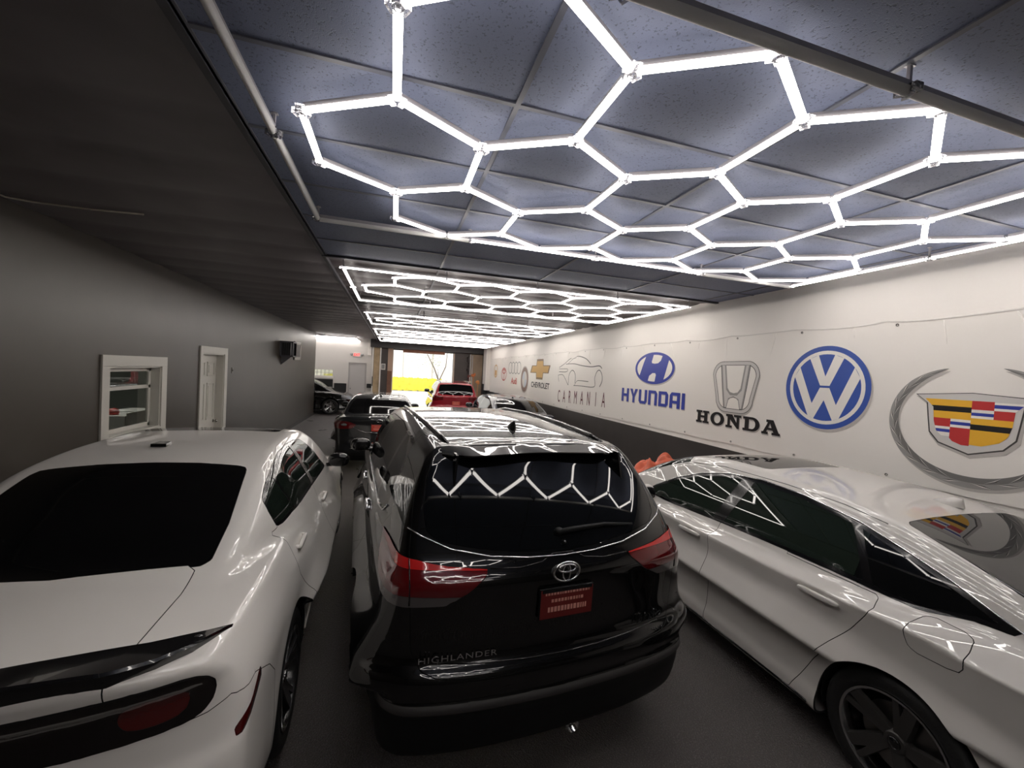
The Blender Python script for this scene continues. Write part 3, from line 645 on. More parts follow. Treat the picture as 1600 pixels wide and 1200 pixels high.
# crest in a laurel wreath, nearest the camera
y, z = 2.135, 1.955
def wr(rx, rz, a0, a1, n=40): return [(rx * math.cos(a0 + (a1 - a0) * i / n), rz * math.sin(a0 + (a1 - a0) * i / n)) for i in range(n + 1)]
for sg in (-1, 1):
    a0, a1 = R_(-90), R_(-90 - 162)
    out, inn = [], []
    for i in range(61):
        t = i / 60; a = a0 + (a1 - a0) * t; th = (.090 - .035 * t) * max(0, 1 - max(0, (t - .82) / .18)) ** .7 + .002
        rx, rz = .530, .475
        ox, oz = (rx + th * .5) * math.cos(a), (rz + th * .5) * math.sin(a); ix, iz = (rx - th * .5) * math.cos(a), (rz - th * .5) * math.sin(a)
        out.append((sg * -ox if sg < 0 else ox, oz)); inn.append((sg * -ix if sg < 0 else ix, iz))
    if sg > 0: out = [(-a_, b_) for a_, b_ in out]; inn = [(-a_, b_) for a_, b_ in inn]
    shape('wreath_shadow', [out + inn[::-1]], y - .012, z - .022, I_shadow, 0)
    shape('printed_wreath', [out + inn[::-1]], y, z, I_grey, 1)
    mid = [(a_[0] * .5 + b_[0] * .5, a_[1] * .5 + b_[1] * .5) for a_, b_ in zip(out, inn)]
    shape('wreath_inner', [mid + inn[::-1]], y, z, pm('ink_mid_grey', (.15, .145, .14)), 2)
    for i in range(1, 54, 6):
        for row, rim in enumerate((out, inn)):
            j = i + row * 3
            if j + 6 > 58: continue
            A, B = Vector(mid[j]), Vector(rim[j + 5]); M2 = Vector(mid[j + 3]) * .55 + Vector(rim[j + 3]) * .45; B = B * .9 + Vector(mid[j + 5]) * .1
            C_ = Vector(mid[j + 2])
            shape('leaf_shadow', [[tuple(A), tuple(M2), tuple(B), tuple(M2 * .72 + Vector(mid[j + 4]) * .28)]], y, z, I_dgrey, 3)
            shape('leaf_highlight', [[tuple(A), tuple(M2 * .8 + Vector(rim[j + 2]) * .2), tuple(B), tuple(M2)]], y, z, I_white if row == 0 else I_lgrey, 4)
crest = [(-.375, .225), (0, .255), (.375, .225), (.295, .155), (.28, .02), (.265, -.10), (.20, -.185), (0, -.255), (-.20, -.185), (-.265, -.10), (-.28, .02), (-.295, .155)]
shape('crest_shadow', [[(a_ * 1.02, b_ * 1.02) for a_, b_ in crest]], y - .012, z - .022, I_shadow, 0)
shape('printed_crest', [crest], y, z, I_dgrey, 1); shape('crest_rim', [[(a_ * .965, b_ * .965 + .003) for a_, b_ in crest]], y, z, I_lgrey, 2)
def clipx(v): # half width of the inner field at height v
    return float(np.interp(v, [-.20, -.13, -.08, .0, .12, .185, .20], [.0, .17, .215, .235, .245, .30, .31]))
def field(a, b, c_, d_, m, k=4):
    """coloured band between u = a..c and v = b..d, trimmed to the crest outline"""
    L = []
    for i in range(7):
        v = b + (d_ - b) * i / 6; L.append((max(a, -clipx(v)), v))
    for i in range(7):
        v = d_ + (b - d_) * i / 6; L.append((min(c_, clipx(v)), v))
    shape('crest_band', [L], y, z, m, k)
rows_l = [(.19, .135, I_yel), (.135, .09, I_black), (.09, .03, I_yel)]
for t_, b_, m in rows_l: field(-.4, b_, 0, t_, m)
for k in range(2):
    a_, c_ = (-.4, -.125) if k == 0 else (-.125, 0)
    if k == 0: field(a_, -.04, c_, .03, I_red); field(a_, -.062, c_, -.04, I_white); field(a_, -.088, c_, -.062, I_dblue); field(a_, -.12, c_, -.088, I_white)
    else: field(a_, .008, c_, .03, I_white); field(a_, -.018, c_, .008, I_dblue); field(a_, -.04, c_, -.018, I_white); field(a_, -.18, c_, -.04, I_red)
for k in range(2):
    a_, c_ = (0, .13) if k == 0 else (.13, .4)
    if k == 0: field(a_, .12, c_, .19, I_red); field(a_, .095, c_, .12, I_white); field(a_, .07, c_, .095, I_dblue); field(a_, .05, c_, .07, I_white)
    else: field(a_, .168, c_, .185, I_white); field(a_, .14, c_, .168, I_dblue); field(a_, .12, c_, .14, I_white); field(a_, .05, c_, .12, I_red)
field(0, .0, .4, .05, I_yel); field(0, -.045, .4, .0, I_black); field(0, -.17, .4, -.045, I_yel)
# ---------------------------------------------------------------- car shape library
def curve(pts, blur=0.0):
    """smooth 1-D profile through (t, v) points"""
    P = np.array(pts, float); x, y = P[:, 0], P[:, 1]
    h = np.diff(x); d = np.diff(y) / h
    m = np.zeros(len(x)); m[0], m[-1] = d[0], d[-1]
    for i in range(1, len(x) - 1):
        if d[i - 1] * d[i] > 0:
            w1, w2 = 2 * h[i] + h[i - 1], h[i] + 2 * h[i - 1]
            m[i] = (w1 + w2) / (w1 / d[i - 1] + w2 / d[i])
    pad = 3 * blur + .01
    t = np.arange(x[0] - pad, x[-1] + pad, .004)
    tc = np.clip(t, x[0], x[-1])
    k = np.clip(np.searchsorted(x, tc) - 1, 0, len(x) - 2)
    s = (tc - x[k]) / h[k]
    v = ((2 * s**3 - 3 * s**2 + 1) * y[k] + (s**3 - 2 * s**2 + s) * h[k] * m[k]
         + (-2 * s**3 + 3 * s**2) * y[k + 1] + (s**3 - s**2) * h[k] * m[k + 1])
    v = v + np.where(t < x[0], (t - x[0]) * m[0], 0) + np.where(t > x[-1], (t - x[-1]) * m[-1], 0)
    if blur > 0:
        n = int(2.5 * blur / .004); g = np.exp(-.5 * (np.arange(-n, n + 1) * .004 / blur)**2); g /= g.sum()
        v = np.convolve(np.pad(v, n, mode='reflect', reflect_type='odd'), g, 'valid')
    return lambda q: np.interp(q, t, v)

def smax(a, b, k):
    h = np.maximum(k - np.abs(a - b), 0) / k
    return np.maximum(a, b) + h * h * k * .25
def smin(a, b, k): return -smax(-a, -b, k)
def bump(y, c, w): return np.exp(-((y - c) / w)**2)

def make_body(D):
    """implicit car body: negative inside. D holds the profiles of one model"""
    plan, sec, deck = curve(D['plan'], .10), curve(D['sec'], D.get('secblur', .012)), curve(D['deck'], .04)
    roof, gtum = curve(D['roof'], D.get('roofblur', .07)), D['tumble']
    gplan = curve(D['gplan'], .10)
    rear, front = curve(D['rear'], .012), curve(D['front'], .03)
    belt = curve(D['belt'], .08)
    rcx, fcx = D.get('rear_bow', .10), D.get('front_bow', .22)
    crease = curve(D['crease'], .05) if 'crease' in D else None
    def f0(p):
        x, y, z = np.abs(p[:, 0]), p[:, 1], p[:, 2]
        W = plan(y)
        for (wy, wz, wr) in D['wheels']:
            r = np.hypot(y - wy, z - wz)
            W = W + D.get('flare', .018) * np.exp(-((r - wr) / .07)**2) * (z > 0)
        side = x - (W + sec(z - D.get('secshift', lambda y: 0 * y)(y)))
        if crease is not None:      # a shoulder that turns in above a crisp line
            cz, cs = crease(y), D.get('crease_slope', .55)
            up = x - (W + D.get('crease_out', .0) - (z - cz) * cs)
            side = smax(side, up / math.sqrt(1 + D.get('crease_slope', .55)**2), D.get('crease_k', .015))
        top = z - (deck(y) - D.get('deck_crown', .05) * x**2)
        rb = rear(z) + rcx * x**2 + D.get('rear_bow4', .12) * x**6
        rr = rb - y
        fr = y - (front(z) - fcx * x**2 - .12 * x**6)
        low = smax(side, top, D.get('k_top', .07))
        low = smax(low, rr, D.get('k_rear', .10))
        low = smax(low, fr, .18)
        low = smax(low, D.get('floor', .19) - z, .06)
        zb = belt(y)
        h = z - zb
        g = x - (gplan(y) - gtum[0] * h - gtum[1] * h * np.abs(h))
        g = g * .93
        gt = (z - (roof(y) - D.get('roof_crown', .07) * x**2 - D.get('roof_crown4', .05) * x**4))
        gl = .75 if not D.get('steep') else .6
        up = smax(g, gt * gl, D.get('k_roof', .09))
        if D.get('wagon'):
            up = smax(up, (rr) * .9, D.get('k_grear', .07))
        up = smax(up, (.6 - z), .05)
        if not D.get('wagon'): up = smax(up, rr + .06, .05)
        up = smax(up, fr + .10, .05)
        b = smin(low, up, D.get('k_belt', .03))
        for (dx, dy, dz, a1, a2, a3) in D.get('dents', ()):
            e = (1 - np.sqrt(((x - dx) / a1)**2 + ((y - dy) / a2)**2 + ((z - dz) / a3)**2)) * a1
            b = smax(b, e, .012)
        return b
    def wells(p):
        x, y, z = np.abs(p[:, 0]), p[:, 1], p[:, 2]
        d = np.full(len(x), 9.)
        for (wy, wz, wr) in D['wheels']:
            r = np.hypot(y - wy, np.where(z < wz, (z - wz) * .35, z - wz))
            d = np.minimum(d, np.maximum(r - wr, .58 - x))
        return d
    def f(p): return smax(f0(p), -wells(p), .012)
    return f0, f

def grad(f, p, e=.002):
    g = np.empty_like(p)
    for i in range(3):
        q = p.copy(); q[:, i] += e; r = p.copy(); r[:, i] -= e
        g[:, i] = (f(q) - f(r)) / (2 * e)
    return g
def newton(f, p, n=3):
    for _ in range(n):
        g = grad(f, p); v = f(p)
        st = -(v / np.maximum((g * g).sum(1), .05))[:, None] * g
        L = np.linalg.norm(st, axis=1)[:, None]
        p = p + st * np.minimum(1, .02 / np.maximum(L, 1e-9))
    return p

def surface_nets(f, lo, hi, res):
    """triangle mesh of f = 0 inside the box"""
    n = [int(math.ceil((hi[i] - lo[i]) / res)) + 1 for i in range(3)]
    ax = [lo[i] + res * np.arange(n[i]) for i in range(3)]
    G = np.stack(np.meshgrid(*ax, indexing='ij'), -1).reshape(-1, 3)
    V = np.concatenate([f(c) for c in np.array_split(G, max(1, len(G) // 200000))]).reshape(n)
    S = V < 0
    c = [k - 1 for k in n]
    acc = np.zeros(c + [3]); cnt = np.zeros(c)
    base = np.stack(np.meshgrid(*[np.arange(k) for k in c], indexing='ij'), -1).astype(float)
    offs = [(i, j, k) for i in (0, 1) for j in (0, 1) for k in (0, 1)]
    for a in offs:
        for d in range(3):
            if a[d]: continue
            b = list(a); b[d] = 1
            sa = tuple(slice(a[i], a[i] + c[i]) for i in range(3)); sb = tuple(slice(b[i], b[i] + c[i]) for i in range(3))
            va, vb = V[sa], V[sb]; m = (va < 0) != (vb < 0)
            t = np.where(m, va / np.where(m, va - vb, 1), 0)
            o = np.zeros(c + [3])
            for i in range(3): o[..., i] = a[i] + (t if i == d else 0)
            acc += o * m[..., None]; cnt += m
    act = cnt > 0
    idx = np.full(c, -1); idx[act] = np.arange(act.sum())
    verts = (base[act] + acc[act] / cnt[act][:, None]) * res + np.array(lo)
    quads = []
    for d in range(3):
        u, w = (d + 1) % 3, (d + 2) % 3
        sl = [slice(1, c[i]) for i in range(3)]; sl[d] = slice(0, c[d])
        A = S[tuple(sl)]
        sl2 = list(sl); sl2[d] = slice(1, c[d] + 1); B = S[tuple(sl2)]
        m = A != B
        I = np.argwhere(m); flip = B[m]
        I[:, u] += 1; I[:, w] += 1
        def at(du, dw):
            J = I.copy(); J[:, u] -= du; J[:, w] -= dw
            return idx[J[:, 0], J[:, 1], J[:, 2]]
        q = np.stack([at(1, 1), at(0, 1), at(0, 0), at(1, 0)], 1)
        q[flip] = q[flip][:, ::-1]
        quads.append(q)
    Q = np.concatenate(quads); Q = Q[(Q >= 0).all(1)]
    verts = newton(f, verts, 4)
    a = np.linalg.norm(verts[Q[:, 0]] - verts[Q[:, 2]], axis=1) <= np.linalg.norm(verts[Q[:, 1]] - verts[Q[:, 3]], axis=1)
    T = np.concatenate([Q[a][:, [0, 1, 2]], Q[a][:, [0, 2, 3]], Q[~a][:, [0, 1, 3]], Q[~a][:, [1, 2, 3]]])
    return verts, T

def sd_poly(P, poly):
    """signed distance to a closed 2-D polygon, negative inside"""
    V = np.array(poly, float); d = np.full(len(P), 1e9); s = np.ones(len(P))
    for i in range(len(V)):
        a, b = V[i], V[i - 1]
        e = b - a; w = P - a
        t = np.clip((w @ e) / max(e @ e, 1e-12), 0, 1)
        q = w - t[:, None] * e
        d = np.minimum(d, (q * q).sum(1))
        c1 = P[:, 1] >= a[1]; c2 = P[:, 1] < b[1]; c3 = e[0] * w[:, 1] > e[1] * w[:, 0]
        m = (c1 & c2 & c3) | (~c1 & ~c2 & ~c3)
        s[m] *= -1
    return s * np.sqrt(d)

class Shell:
    def __init__(s, f, lo, hi, res):
        s.f = f; s.V, s.T = surface_nets(f, lo, hi, res); s.L = np.zeros(len(s.T), int); s.names = ['body']
    def cut(s, name, dfun, mask=None, frm=None, proj=True):
        """give the faces with dfun < 0 (inside mask) the region `name`, splitting faces on the boundary"""
        if name not in s.names: s.names.append(name)
        lab = s.names.index(name)
        C = s.V[s.T].mean(1)
        M = np.ones(len(s.T), bool) if mask is None else mask(C).copy()
        if frm is not None: M &= np.isin(s.L, [s.names.index(k) for k in frm if k in s.names])
        use = np.unique(s.T[M]); d = np.full(len(s.V), 9.); d[use] = dfun(s.V[use])
        # snap nearly-touching vertices onto the boundary
        T = s.T[M]; E = np.concatenate([T[:, [0, 1]], T[:, [1, 2]], T[:, [2, 0]]]); E.sort(1); E = np.unique(E, axis=0)
        da, db = d[E[:, 0]], d[E[:, 1]]; cr = (da < 0) != (db < 0)
        Ec = E[cr]; t = da[cr] / (da[cr] - db[cr])
        for (k, near) in ((0, t < .16), (1, t > .84)):
            v = Ec[near, k]; pos = s.V[Ec[near, 0]] + t[near, None] * (s.V[Ec[near, 1]] - s.V[Ec[near, 0]])
            s.V[v] = pos; d[v] = 0
        sg = np.where(np.abs(d) < 1e-7, 0, np.sign(d)).astype(int)
        a, b = sg[E[:, 0]], sg[E[:, 1]]
        Ec = E[a * b < 0]
        if len(Ec):
            t = d[Ec[:, 0]] / (d[Ec[:, 0]] - d[Ec[:, 1]])
            nv = s.V[Ec[:, 0]] + t[:, None] * (s.V[Ec[:, 1]] - s.V[Ec[:, 0]])
            n0 = len(s.V); s.V = np.concatenate([s.V, nv]); key = {(int(x), int(y)): n0 + i for i, (x, y) in enumerate(Ec)}
        else: key = {}
        T = s.T; sT = sg_T = np.where(M[:, None], np.r_[sg, np.zeros(len(s.V) - len(sg), int)][T], 1)
        neg = (sT < 0).any(1); pos = (sT > 0).any(1)
        inside = M & neg & ~pos; mixed = np.where(M & neg & pos)[0]
        newT, newL = [], []
        E_ = lambda i, j: key[(i, j) if i < j else (j, i)]
        for fi in mixed:
            tri = [int(q) for q in T[fi]]; g = sT[fi]; old = s.L[fi]
            out = {-1: [], 1: []}
            for i in range(3):
                v, w = tri[i], tri[(i + 1) % 3]; gv, gw = g[i], g[(i + 1) % 3]
                if gv <= 0: out[-1].append(v)
                if gv >= 0: out[1].append(v)
                if gv * gw < 0:
                    m = E_(v, w); out[-1].append(m); out[1].append(m)
            for sgn, L in ((-1, lab), (1, old)):
                q = out[sgn]
                for k in range(1, len(q) - 1): newT.append((q[0], q[k], q[k + 1])); newL.append(L)
        s.L[inside] = lab
        if len(mixed):
            keep = np.ones(len(T), bool); keep[mixed] = False
            s.T = np.concatenate([T[keep], np.array(newT)]); s.L = np.concatenate([s.L[keep], np.array(newL)])
    def part(s, name, gap=.002, skirt=.014, out=0.0):
        """vertices, triangles and normals of one region, drawn in by the panel gap and turned under at its rim"""
        if name not in s.names: return None
        T = s.T[s.L == s.names.index(name)]
        if not len(T): return None
        u, inv = np.unique(T, return_inverse=True); T = inv.reshape(-1, 3); V = s.V[u]
        V = newton(s.f, V, 2)
        N = grad(s.f, V, .003); N /= np.linalg.norm(N, axis=1)[:, None] + 1e-9
        E = np.concatenate([T[:, [0, 1]], T[:, [1, 2]], T[:, [2, 0]]]); K = np.sort(E, 1)
        _, i0, c = np.unique(K, axis=0, return_index=True, return_counts=True)
        B = E[i0[c == 1]]
        V0 = V.copy()
        if len(B) and (gap or skirt):
            e = V[B[:, 1]] - V[B[:, 0]]; nn = N[B[:, 0]] + N[B[:, 1]]
            inn = np.cross(nn, e); inn /= np.linalg.norm(inn, axis=1)[:, None] + 1e-9
            acc = np.zeros_like(V)
            np.add.at(acc, B[:, 0], inn); np.add.at(acc, B[:, 1], inn)
            l = np.linalg.norm(acc, axis=1); m = l > 1e-6
            V[m] += acc[m] / l[m][:, None] * gap
        V = V + N * out
        if skirt and len(B):
            bv = np.unique(B); mp = {int(b): len(V) + i for i, b in enumerate(bv)}
            rim = V[bv] - N[bv] * (skirt + out)
            n2 = len(V)
            # rim copies carry the sideways normal
            acc2 = np.zeros_like(V); np.add.at(acc2, B[:, 0], -inn); np.add.at(acc2, B[:, 1], -inn)
            rn = acc2[bv]; rn /= np.linalg.norm(rn, axis=1)[:, None] + 1e-9
            V = np.concatenate([V, rim]); N = np.concatenate([N, rn])
            S = []
            for a, b in B:
                a, b = int(a), int(b); S.append((b, a, mp[a])); S.append((b, mp[a], mp[b]))
            s.nskirt = len(S); T = np.concatenate([T, np.array(S)])
        else: s.nskirt = 0
        return V, T, N
# ---------------------------------------------------------------- body profiles (metres; y from the tail forward)
SUV = dict(
    plan=[(0, .86), (.25, .925), (.8, .945), (2.4, .945), (3.9, .945), (4.5, .90), (4.89, .76)],
    sec=[(.2, -.035), (.32, .0), (.5, .012), (.72, -.004), (.95, .004), (1.04, .0), (1.10, -.015), (1.18, -.06), (1.3, -.14)],
    deck=[(0, 1.20), (.4, 1.20), (3.4, 1.17), (3.9, 1.14), (4.4, 1.08), (4.7, .98), (4.89, .86)],
    belt=[(0, 1.16), (3.8, 1.12)], deck_crown=.04,
    roof=[(-.1, 1.66), (.15, 1.69), (.5, 1.725), (1.0, 1.755), (1.9, 1.775), (2.7, 1.75), (3.05, 1.71), (3.3, 1.59), (3.95, 1.12), (4.3, .9)],
    gplan=[(0, .84), (.5, .885), (1.2, .905), (3.0, .90), (3.9, .84)], tumble=(.22, .36), roof_crown=.035, roof_crown4=.03,
    rear=[(.19, .14), (.30, .05), (.44, .01), (.525, -.005), (.545, -.02), (.57, -.02), (.585, .0), (.66, .005), (.70, .02), (.735, .055), (.80, .07), (1.0, .06), (1.10, .055), (1.20, .10), (1.26, .140), (1.60, .400), (1.72, .492)],
    rear_bow=.10, rear_bow4=.10, front=[(.2, 4.75), (.5, 4.88), (.8, 4.86), (1.1, 4.7)],
    wheels=[(1.02, .37, .415), (3.81, .37, .415)], wagon=True, steep=True, k_rear=.10, k_grear=.06, k_top=.06, k_roof=.06, floor=.22)
MUSCLE = dict(
    plan=[(0, .86), (.25, .912), (.8, .930), (1.3, .932), (2.0, .918), (3.0, .910), (4.0, .93), (4.6, .90), (5.08, .74)],
    sec=[(.18, -.05), (.30, -.012), (.5, .0), (.78, .0), (.90, -.010), (1.0, -.035), (1.08, -.075), (1.16, -.16)],
    deck=[(0, 1.16), (.15, 1.16), (.8, 1.148), (1.3, 1.13), (2.0, 1.06), (3.8, 1.01), (4.3, .98), (4.8, .90), (5.08, .80)],
    belt=[(0, 1.08), (1.0, 1.06), (2.0, 1.02), (4.0, .98)], deck_crown=.105,
    roof=[(.3, .95), (.8, 1.135), (1.2, 1.315), (1.65, 1.480), (2.1, 1.532), (2.6, 1.538), (3.0, 1.512), (3.3, 1.41), (3.95, 1.04), (4.2, .9)],
    gplan=[(.4, .63), (.9, .715), (1.25, .790), (1.8, .86), (3.0, .86), (4.0, .79)], tumble=(.36, .22), roof_crown=.04, roof_crown4=.04,
    rear=[(.18, .10), (.35, .0), (.60, -.01), (.70, .0), (.78, .035), (.98, .055), (1.03, .03), (1.12, .0)],
    rear_bow=.12, rear_bow4=.20, front=[(.2, 4.95), (.5, 5.07), (.9, 5.0)], crease=[(0, .93), (.8, .90), (1.4, .86), (3.0, .82), (5, .80)], crease_slope=.55, crease_k=.05, crease_out=.004,
    wheels=[(1.05, .36, .40), (4.10, .36, .40)], k_rear=.05, k_top=.024, k_roof=.07, k_belt=.045, flare=.006)
SEDAN = dict(
    plan=[(0, .80), (.3, .885), (.8, .915), (1.6, .918), (3.0, .915), (4.0, .91), (4.5, .86), (4.88, .70)],
    sec=[(.16, -.05), (.22, -.0), (.28, .002), (.36, -.022), (.46, -.030), (.62, -.026), (.80, -.010), (.92, .004), (1.0, .02), (1.2, .03)],
    deck=[(0, 1.10), (.3, 1.125), (.7, 1.12), (1.2, 1.06), (2.0, 1.02), (3.8, .98), (4.3, .92), (4.7, .82), (4.88, .7)],
    belt=[(0, 1.06), (1.0, 1.02), (2.0, .985), (4.0, .94)], deck_crown=.05,
    roof=[(.1, 1.02), (.5, 1.175), (.9, 1.315), (1.4, 1.44), (1.9, 1.485), (2.5, 1.495), (3.0, 1.46), (3.3, 1.36), (4.0, .98), (4.3, .82)],
    gplan=[(.2, .66), (.8, .755), (1.6, .815), (3.0, .82), (4.0, .74)], tumble=(.42, .18), roof_crown=.04, roof_crown4=.05,
    rear=[(.18, .12), (.35, .02), (.55, .0), (.75, .02), (.95, .03), (1.06, .0), (1.12, .02)],
    rear_bow=.14, rear_bow4=.20, front=[(.2, 4.75), (.5, 4.87), (.8, 4.8)], crease=[(0, .955), (.7, .965), (1.05, .985), (1.67, .955), (2.33, .935), (3.1, .93), (4.3, .88), (4.9, .80)], crease_slope=1.55, crease_k=.009, crease_out=.004,
    dents=[(.935, 2.60, .885, .03, .075, .03), (.94, 1.50, .912, .03, .085, .032)],
    wheels=[(1.10, .34, .37), (3.92, .34, .37)], k_rear=.08, k_top=.07, k_roof=.06, k_belt=.025, flare=.014)
POSE = dict(SUV=(.93, 1.90, .082), MUSCLE=(-1.385, 1.47, .034), SEDAN=(3.50, .34, .022))
# ---------------------------------------------------------------- car materials and fittings
def paint(name, col, rough=.35, metal=0.0, spec=.12):
    m = mat(name, col, rough, metal=metal, coat=1.0, coat_rough=.006, spec=spec); m.node_tree.nodes['Principled BSDF'].inputs['Coat IOR'].default_value = 1.62; return m
P_white = paint('white_paint_car', (.90, .865, .82), .4)
P_pearl = paint('pearl_paint_car', (.60, .575, .545), .4)
P_black = paint('black_paint_car', (.0018, .0018, .002), .3)
P_graph = paint('graphite_paint_car', (.012, .013, .015), .3)
P_red = paint('red_paint_car', (.30, .012, .022), .35, .2)
G_dark = mat('tinted_glass', (.0035, .004, .0045), .02, spec=.5)
G_deep = mat('deep_tinted_glass', (.004, .004, .0045), .055, spec=.35)
G_clear = mat('window_glass', (.012, .018, .014), .01, spec=.6)
M_tire = mat('tire_rubber', (.010, .010, .010), .62, bump=(60, .2))
M_rimb = mat('black_rim', (.012, .012, .013), .22, coat=.6)
M_rims = mat('machined_rim', (.55, .55, .56), .18, metal=1)
M_well = mat('wheel_well_liner', (.006, .006, .006), .85)
M_seam = mat('panel_gap_black', (.004, .004, .004), .9)  # black rims stand in for the shade deep in the panel gaps
M_trim = mat('gloss_black_trim', (.006, .006, .007), .12, coat=.5)
M_chrome = mat('chrome', (.75, .75, .76), .07, metal=1)
M_clad = mat('matte_cladding', (.006, .006, .0065), .5, spec=.3)
M_band = mat('bumper_ledge', (.050, .047, .046), .5)  # lighter than the cladding, standing for light caught on its step
M_redl = mat('red_lens', (.12, .004, .006), .06, coat=1, spec=.6)
M_redb = mat('bright_red_lens', (.62, .02, .02), .08, coat=1, spec=.6)
M_smoke = mat('smoked_lens', (.012, .008, .008), .05, coat=1)
M_clearl = mat('clear_lens', (.10, .09, .09), .08, coat=1)
M_dred = mat('deep_red_lens', (.085, .005, .005), .08, coat=1)
M_tagr = mat('dealer_tag_red', (.58, .065, .04), .45)
M_tagw = mat('dealer_tag_print', (.75, .35, .28), .5)
M_headl = mat('headlamp_lens', (.30, .31, .33), .06, coat=1)
M_disc = mat('brake_disc', (.20, .19, .18), .35, metal=.9)

def s_ell(mb, c, r, e=1.0, nu=20, nv=12, mtx=None):
    """superellipsoid; e < 1 is boxier"""
    def pw(v): return math.copysign(abs(v) ** e, v)
    def fn(u, v):
        a, b = u * 2 * math.pi, (v - .5) * math.pi * .998
        p = Vector((c[0] + r[0] * pw(math.cos(b)) * pw(math.cos(a)), c[1] + r[1] * pw(math.cos(b)) * pw(math.sin(a)), c[2] + r[2] * pw(math.sin(b))))
        return mtx @ p if mtx else p
    return mb.grid(fn, nu, nv, close_u=True)

def chk(P, n=2):
    for _ in range(n):
        Q = []
        for i in range(len(P)):
            a, b = P[i], P[(i + 1) % len(P)]
            Q += [(a[0] * .75 + b[0] * .25, a[1] * .75 + b[1] * .25), (a[0] * .25 + b[0] * .75, a[1] * .25 + b[1] * .75)]
        P = Q
    return P
class Car:
    def __init__(s, D, pose, name, label, cat, res, paint_m, group=None):
        s.D = D; s.f0, s.f = make_body(D); s.m = paint_m
        s.root = tag(empty(name, (pose[0], pose[1], 0), pose[2]), label, cat, group)
        L = D['plan'][-1][0]
        s.sh = Shell(s.f0, (-1.06, -.12, .12), (1.06, L + .15, 1.86), res)
        s.order = []; s.LEN = L
    # surface look-up
    def _march(s, o, d, n=500, L=2.5):
        t = np.linspace(0, L, n); P = np.array(o)[None] + t[:, None] * np.array(d)[None]
        F = s.f(P); k = int(np.argmax(F < 0))
        if F[k] >= 0: k = int(np.argmin(F)); return P[k]
        if k == 0: return P[0]
        w = F[k - 1] / (F[k - 1] - F[k]); return P[k - 1] * (1 - w) + P[k] * w
    def sx(s, y, z, side=1): return s._march((1.25 * side, y, z), (-side, 0, 0), L=1.25)
    def sy(s, x, z): return s._march((x, -.4, z), (0, 1, 0))
    def sz(s, x, y): return s._march((x, y, 2.0), (0, 0, -1), L=1.6)
    def nrm(s, p):
        g = grad(s.f, np.array([p]), .004)[0]; return g / np.linalg.norm(g)
    # regions
    def cut(s, key, d, mask=None, frm=None): s.sh.cut(key, d, mask, frm)
    def side(s, key, poly, frm=None, clip=None, sides=(-1, 1)):
        P = np.array(poly, float)
        if clip is not None:
            Wn = np.array(clip[0], float); D_ = lambda V: np.maximum(sd_poly(V[:, 1:3], P), np.minimum(V[:, 2] - clip[1], sd_poly(V[:, 1:3], Wn) - clip[2]))
        else: D_ = lambda V: sd_poly(V[:, 1:3], P)
        for sg in sides:
            s.cut(key + ('.l' if sg < 0 else '.r'), D_,
                  lambda C, sg=sg: (C[:, 0] * sg > .3) & (C[:, 1] > P[:, 0].min() - .1) & (C[:, 1] < P[:, 0].max() + .1) & (C[:, 2] > P[:, 1].min() - .1), frm)
    def rear(s, key, poly, ymax=1.0, frm=None, mirror=True, zmin=None):
        P = np.array(poly, float)
        if P[:, 0].min() > .05:
            for sg, e in ((-1, '.l'), (1, '.r')): s.cut(key + e, lambda V: sd_poly(V[:, [0, 2]] * [sg, 1], P), lambda C: (C[:, 1] < ymax) & (C[:, 0] * sg > .05), frm)
            return
        P = np.concatenate([P, (P * [-1, 1])[::-1]])
        s.cut(key, lambda V: sd_poly(V[:, [0, 2]], P), lambda C: (C[:, 1] < ymax), frm)
    def top(s, key, poly, zmin=.9, frm=None, ylim=None):
        P = np.array(poly, float); P = np.concatenate([P, (P * [-1, 1])[::-1]])
        s.cut(key, lambda V: sd_poly(V[:, :2], P), lambda C: (C[:, 2] > zmin) & (C[:, 1] > P[:, 1].min() - .1) & (C[:, 1] < P[:, 1].max() + .1), frm)
    def wells(s):
        for k, (wy, wz, wr) in enumerate(s.D['wheels']):
            s.cut('hole%d' % k, lambda V: np.hypot(V[:, 1] - wy, np.where(V[:, 2] < wz, (V[:, 2] - wz) * .3, V[:, 2] - wz)) - wr, lambda C: (np.abs(C[:, 0]) > .5) & (np.abs(C[:, 1] - wy) < wr + .1) & (C[:, 2] < wz + wr + .1))
            for sg in (-1, 1):
                mb = MB(); n = 20; A = [-.22 + (math.pi + .44) * i / n for i in range(n + 1)]
                rows = [[mb.bm.verts.new((sg * x, wy + (wr + .012) * math.cos(a), wz + (wr + .012) * math.sin(a))) for a in A] for x in (.86, .56)]
                for i in range(n): mb.bm.faces.new((rows[0][i], rows[0][i + 1], rows[1][i + 1], rows[1][i]))
                mb.bm.faces.new(rows[1]); mb.build('wheel_well', M_well, s.root, smooth=False)
    def emit(s, key, name, m, parent=None, gap=.002, skirt=.014, out=0.0, label=None):
        r = s.sh.part(key, gap, skirt, out)
        if r is None: return None
        o = np_mesh(name, *r, m, parent or s.root)
        if s.sh.nskirt and len(o.data.polygons) == len(r[1]):
            o.data.materials.append(M_seam); ix = np.zeros(len(r[1]), np.int32); ix[-s.sh.nskirt:] = 1
            o.data.polygons.foreach_set('material_index', ix)
        if label: o['label'] = label
        return o
    def emit2(s, key, name, m, **k):
        return [s.emit(key + e, name, m, **k) for e in ('.l', '.r')]
    def finish(s):
        s.emit('body', 'body', s.m, gap=.002, skirt=.014)
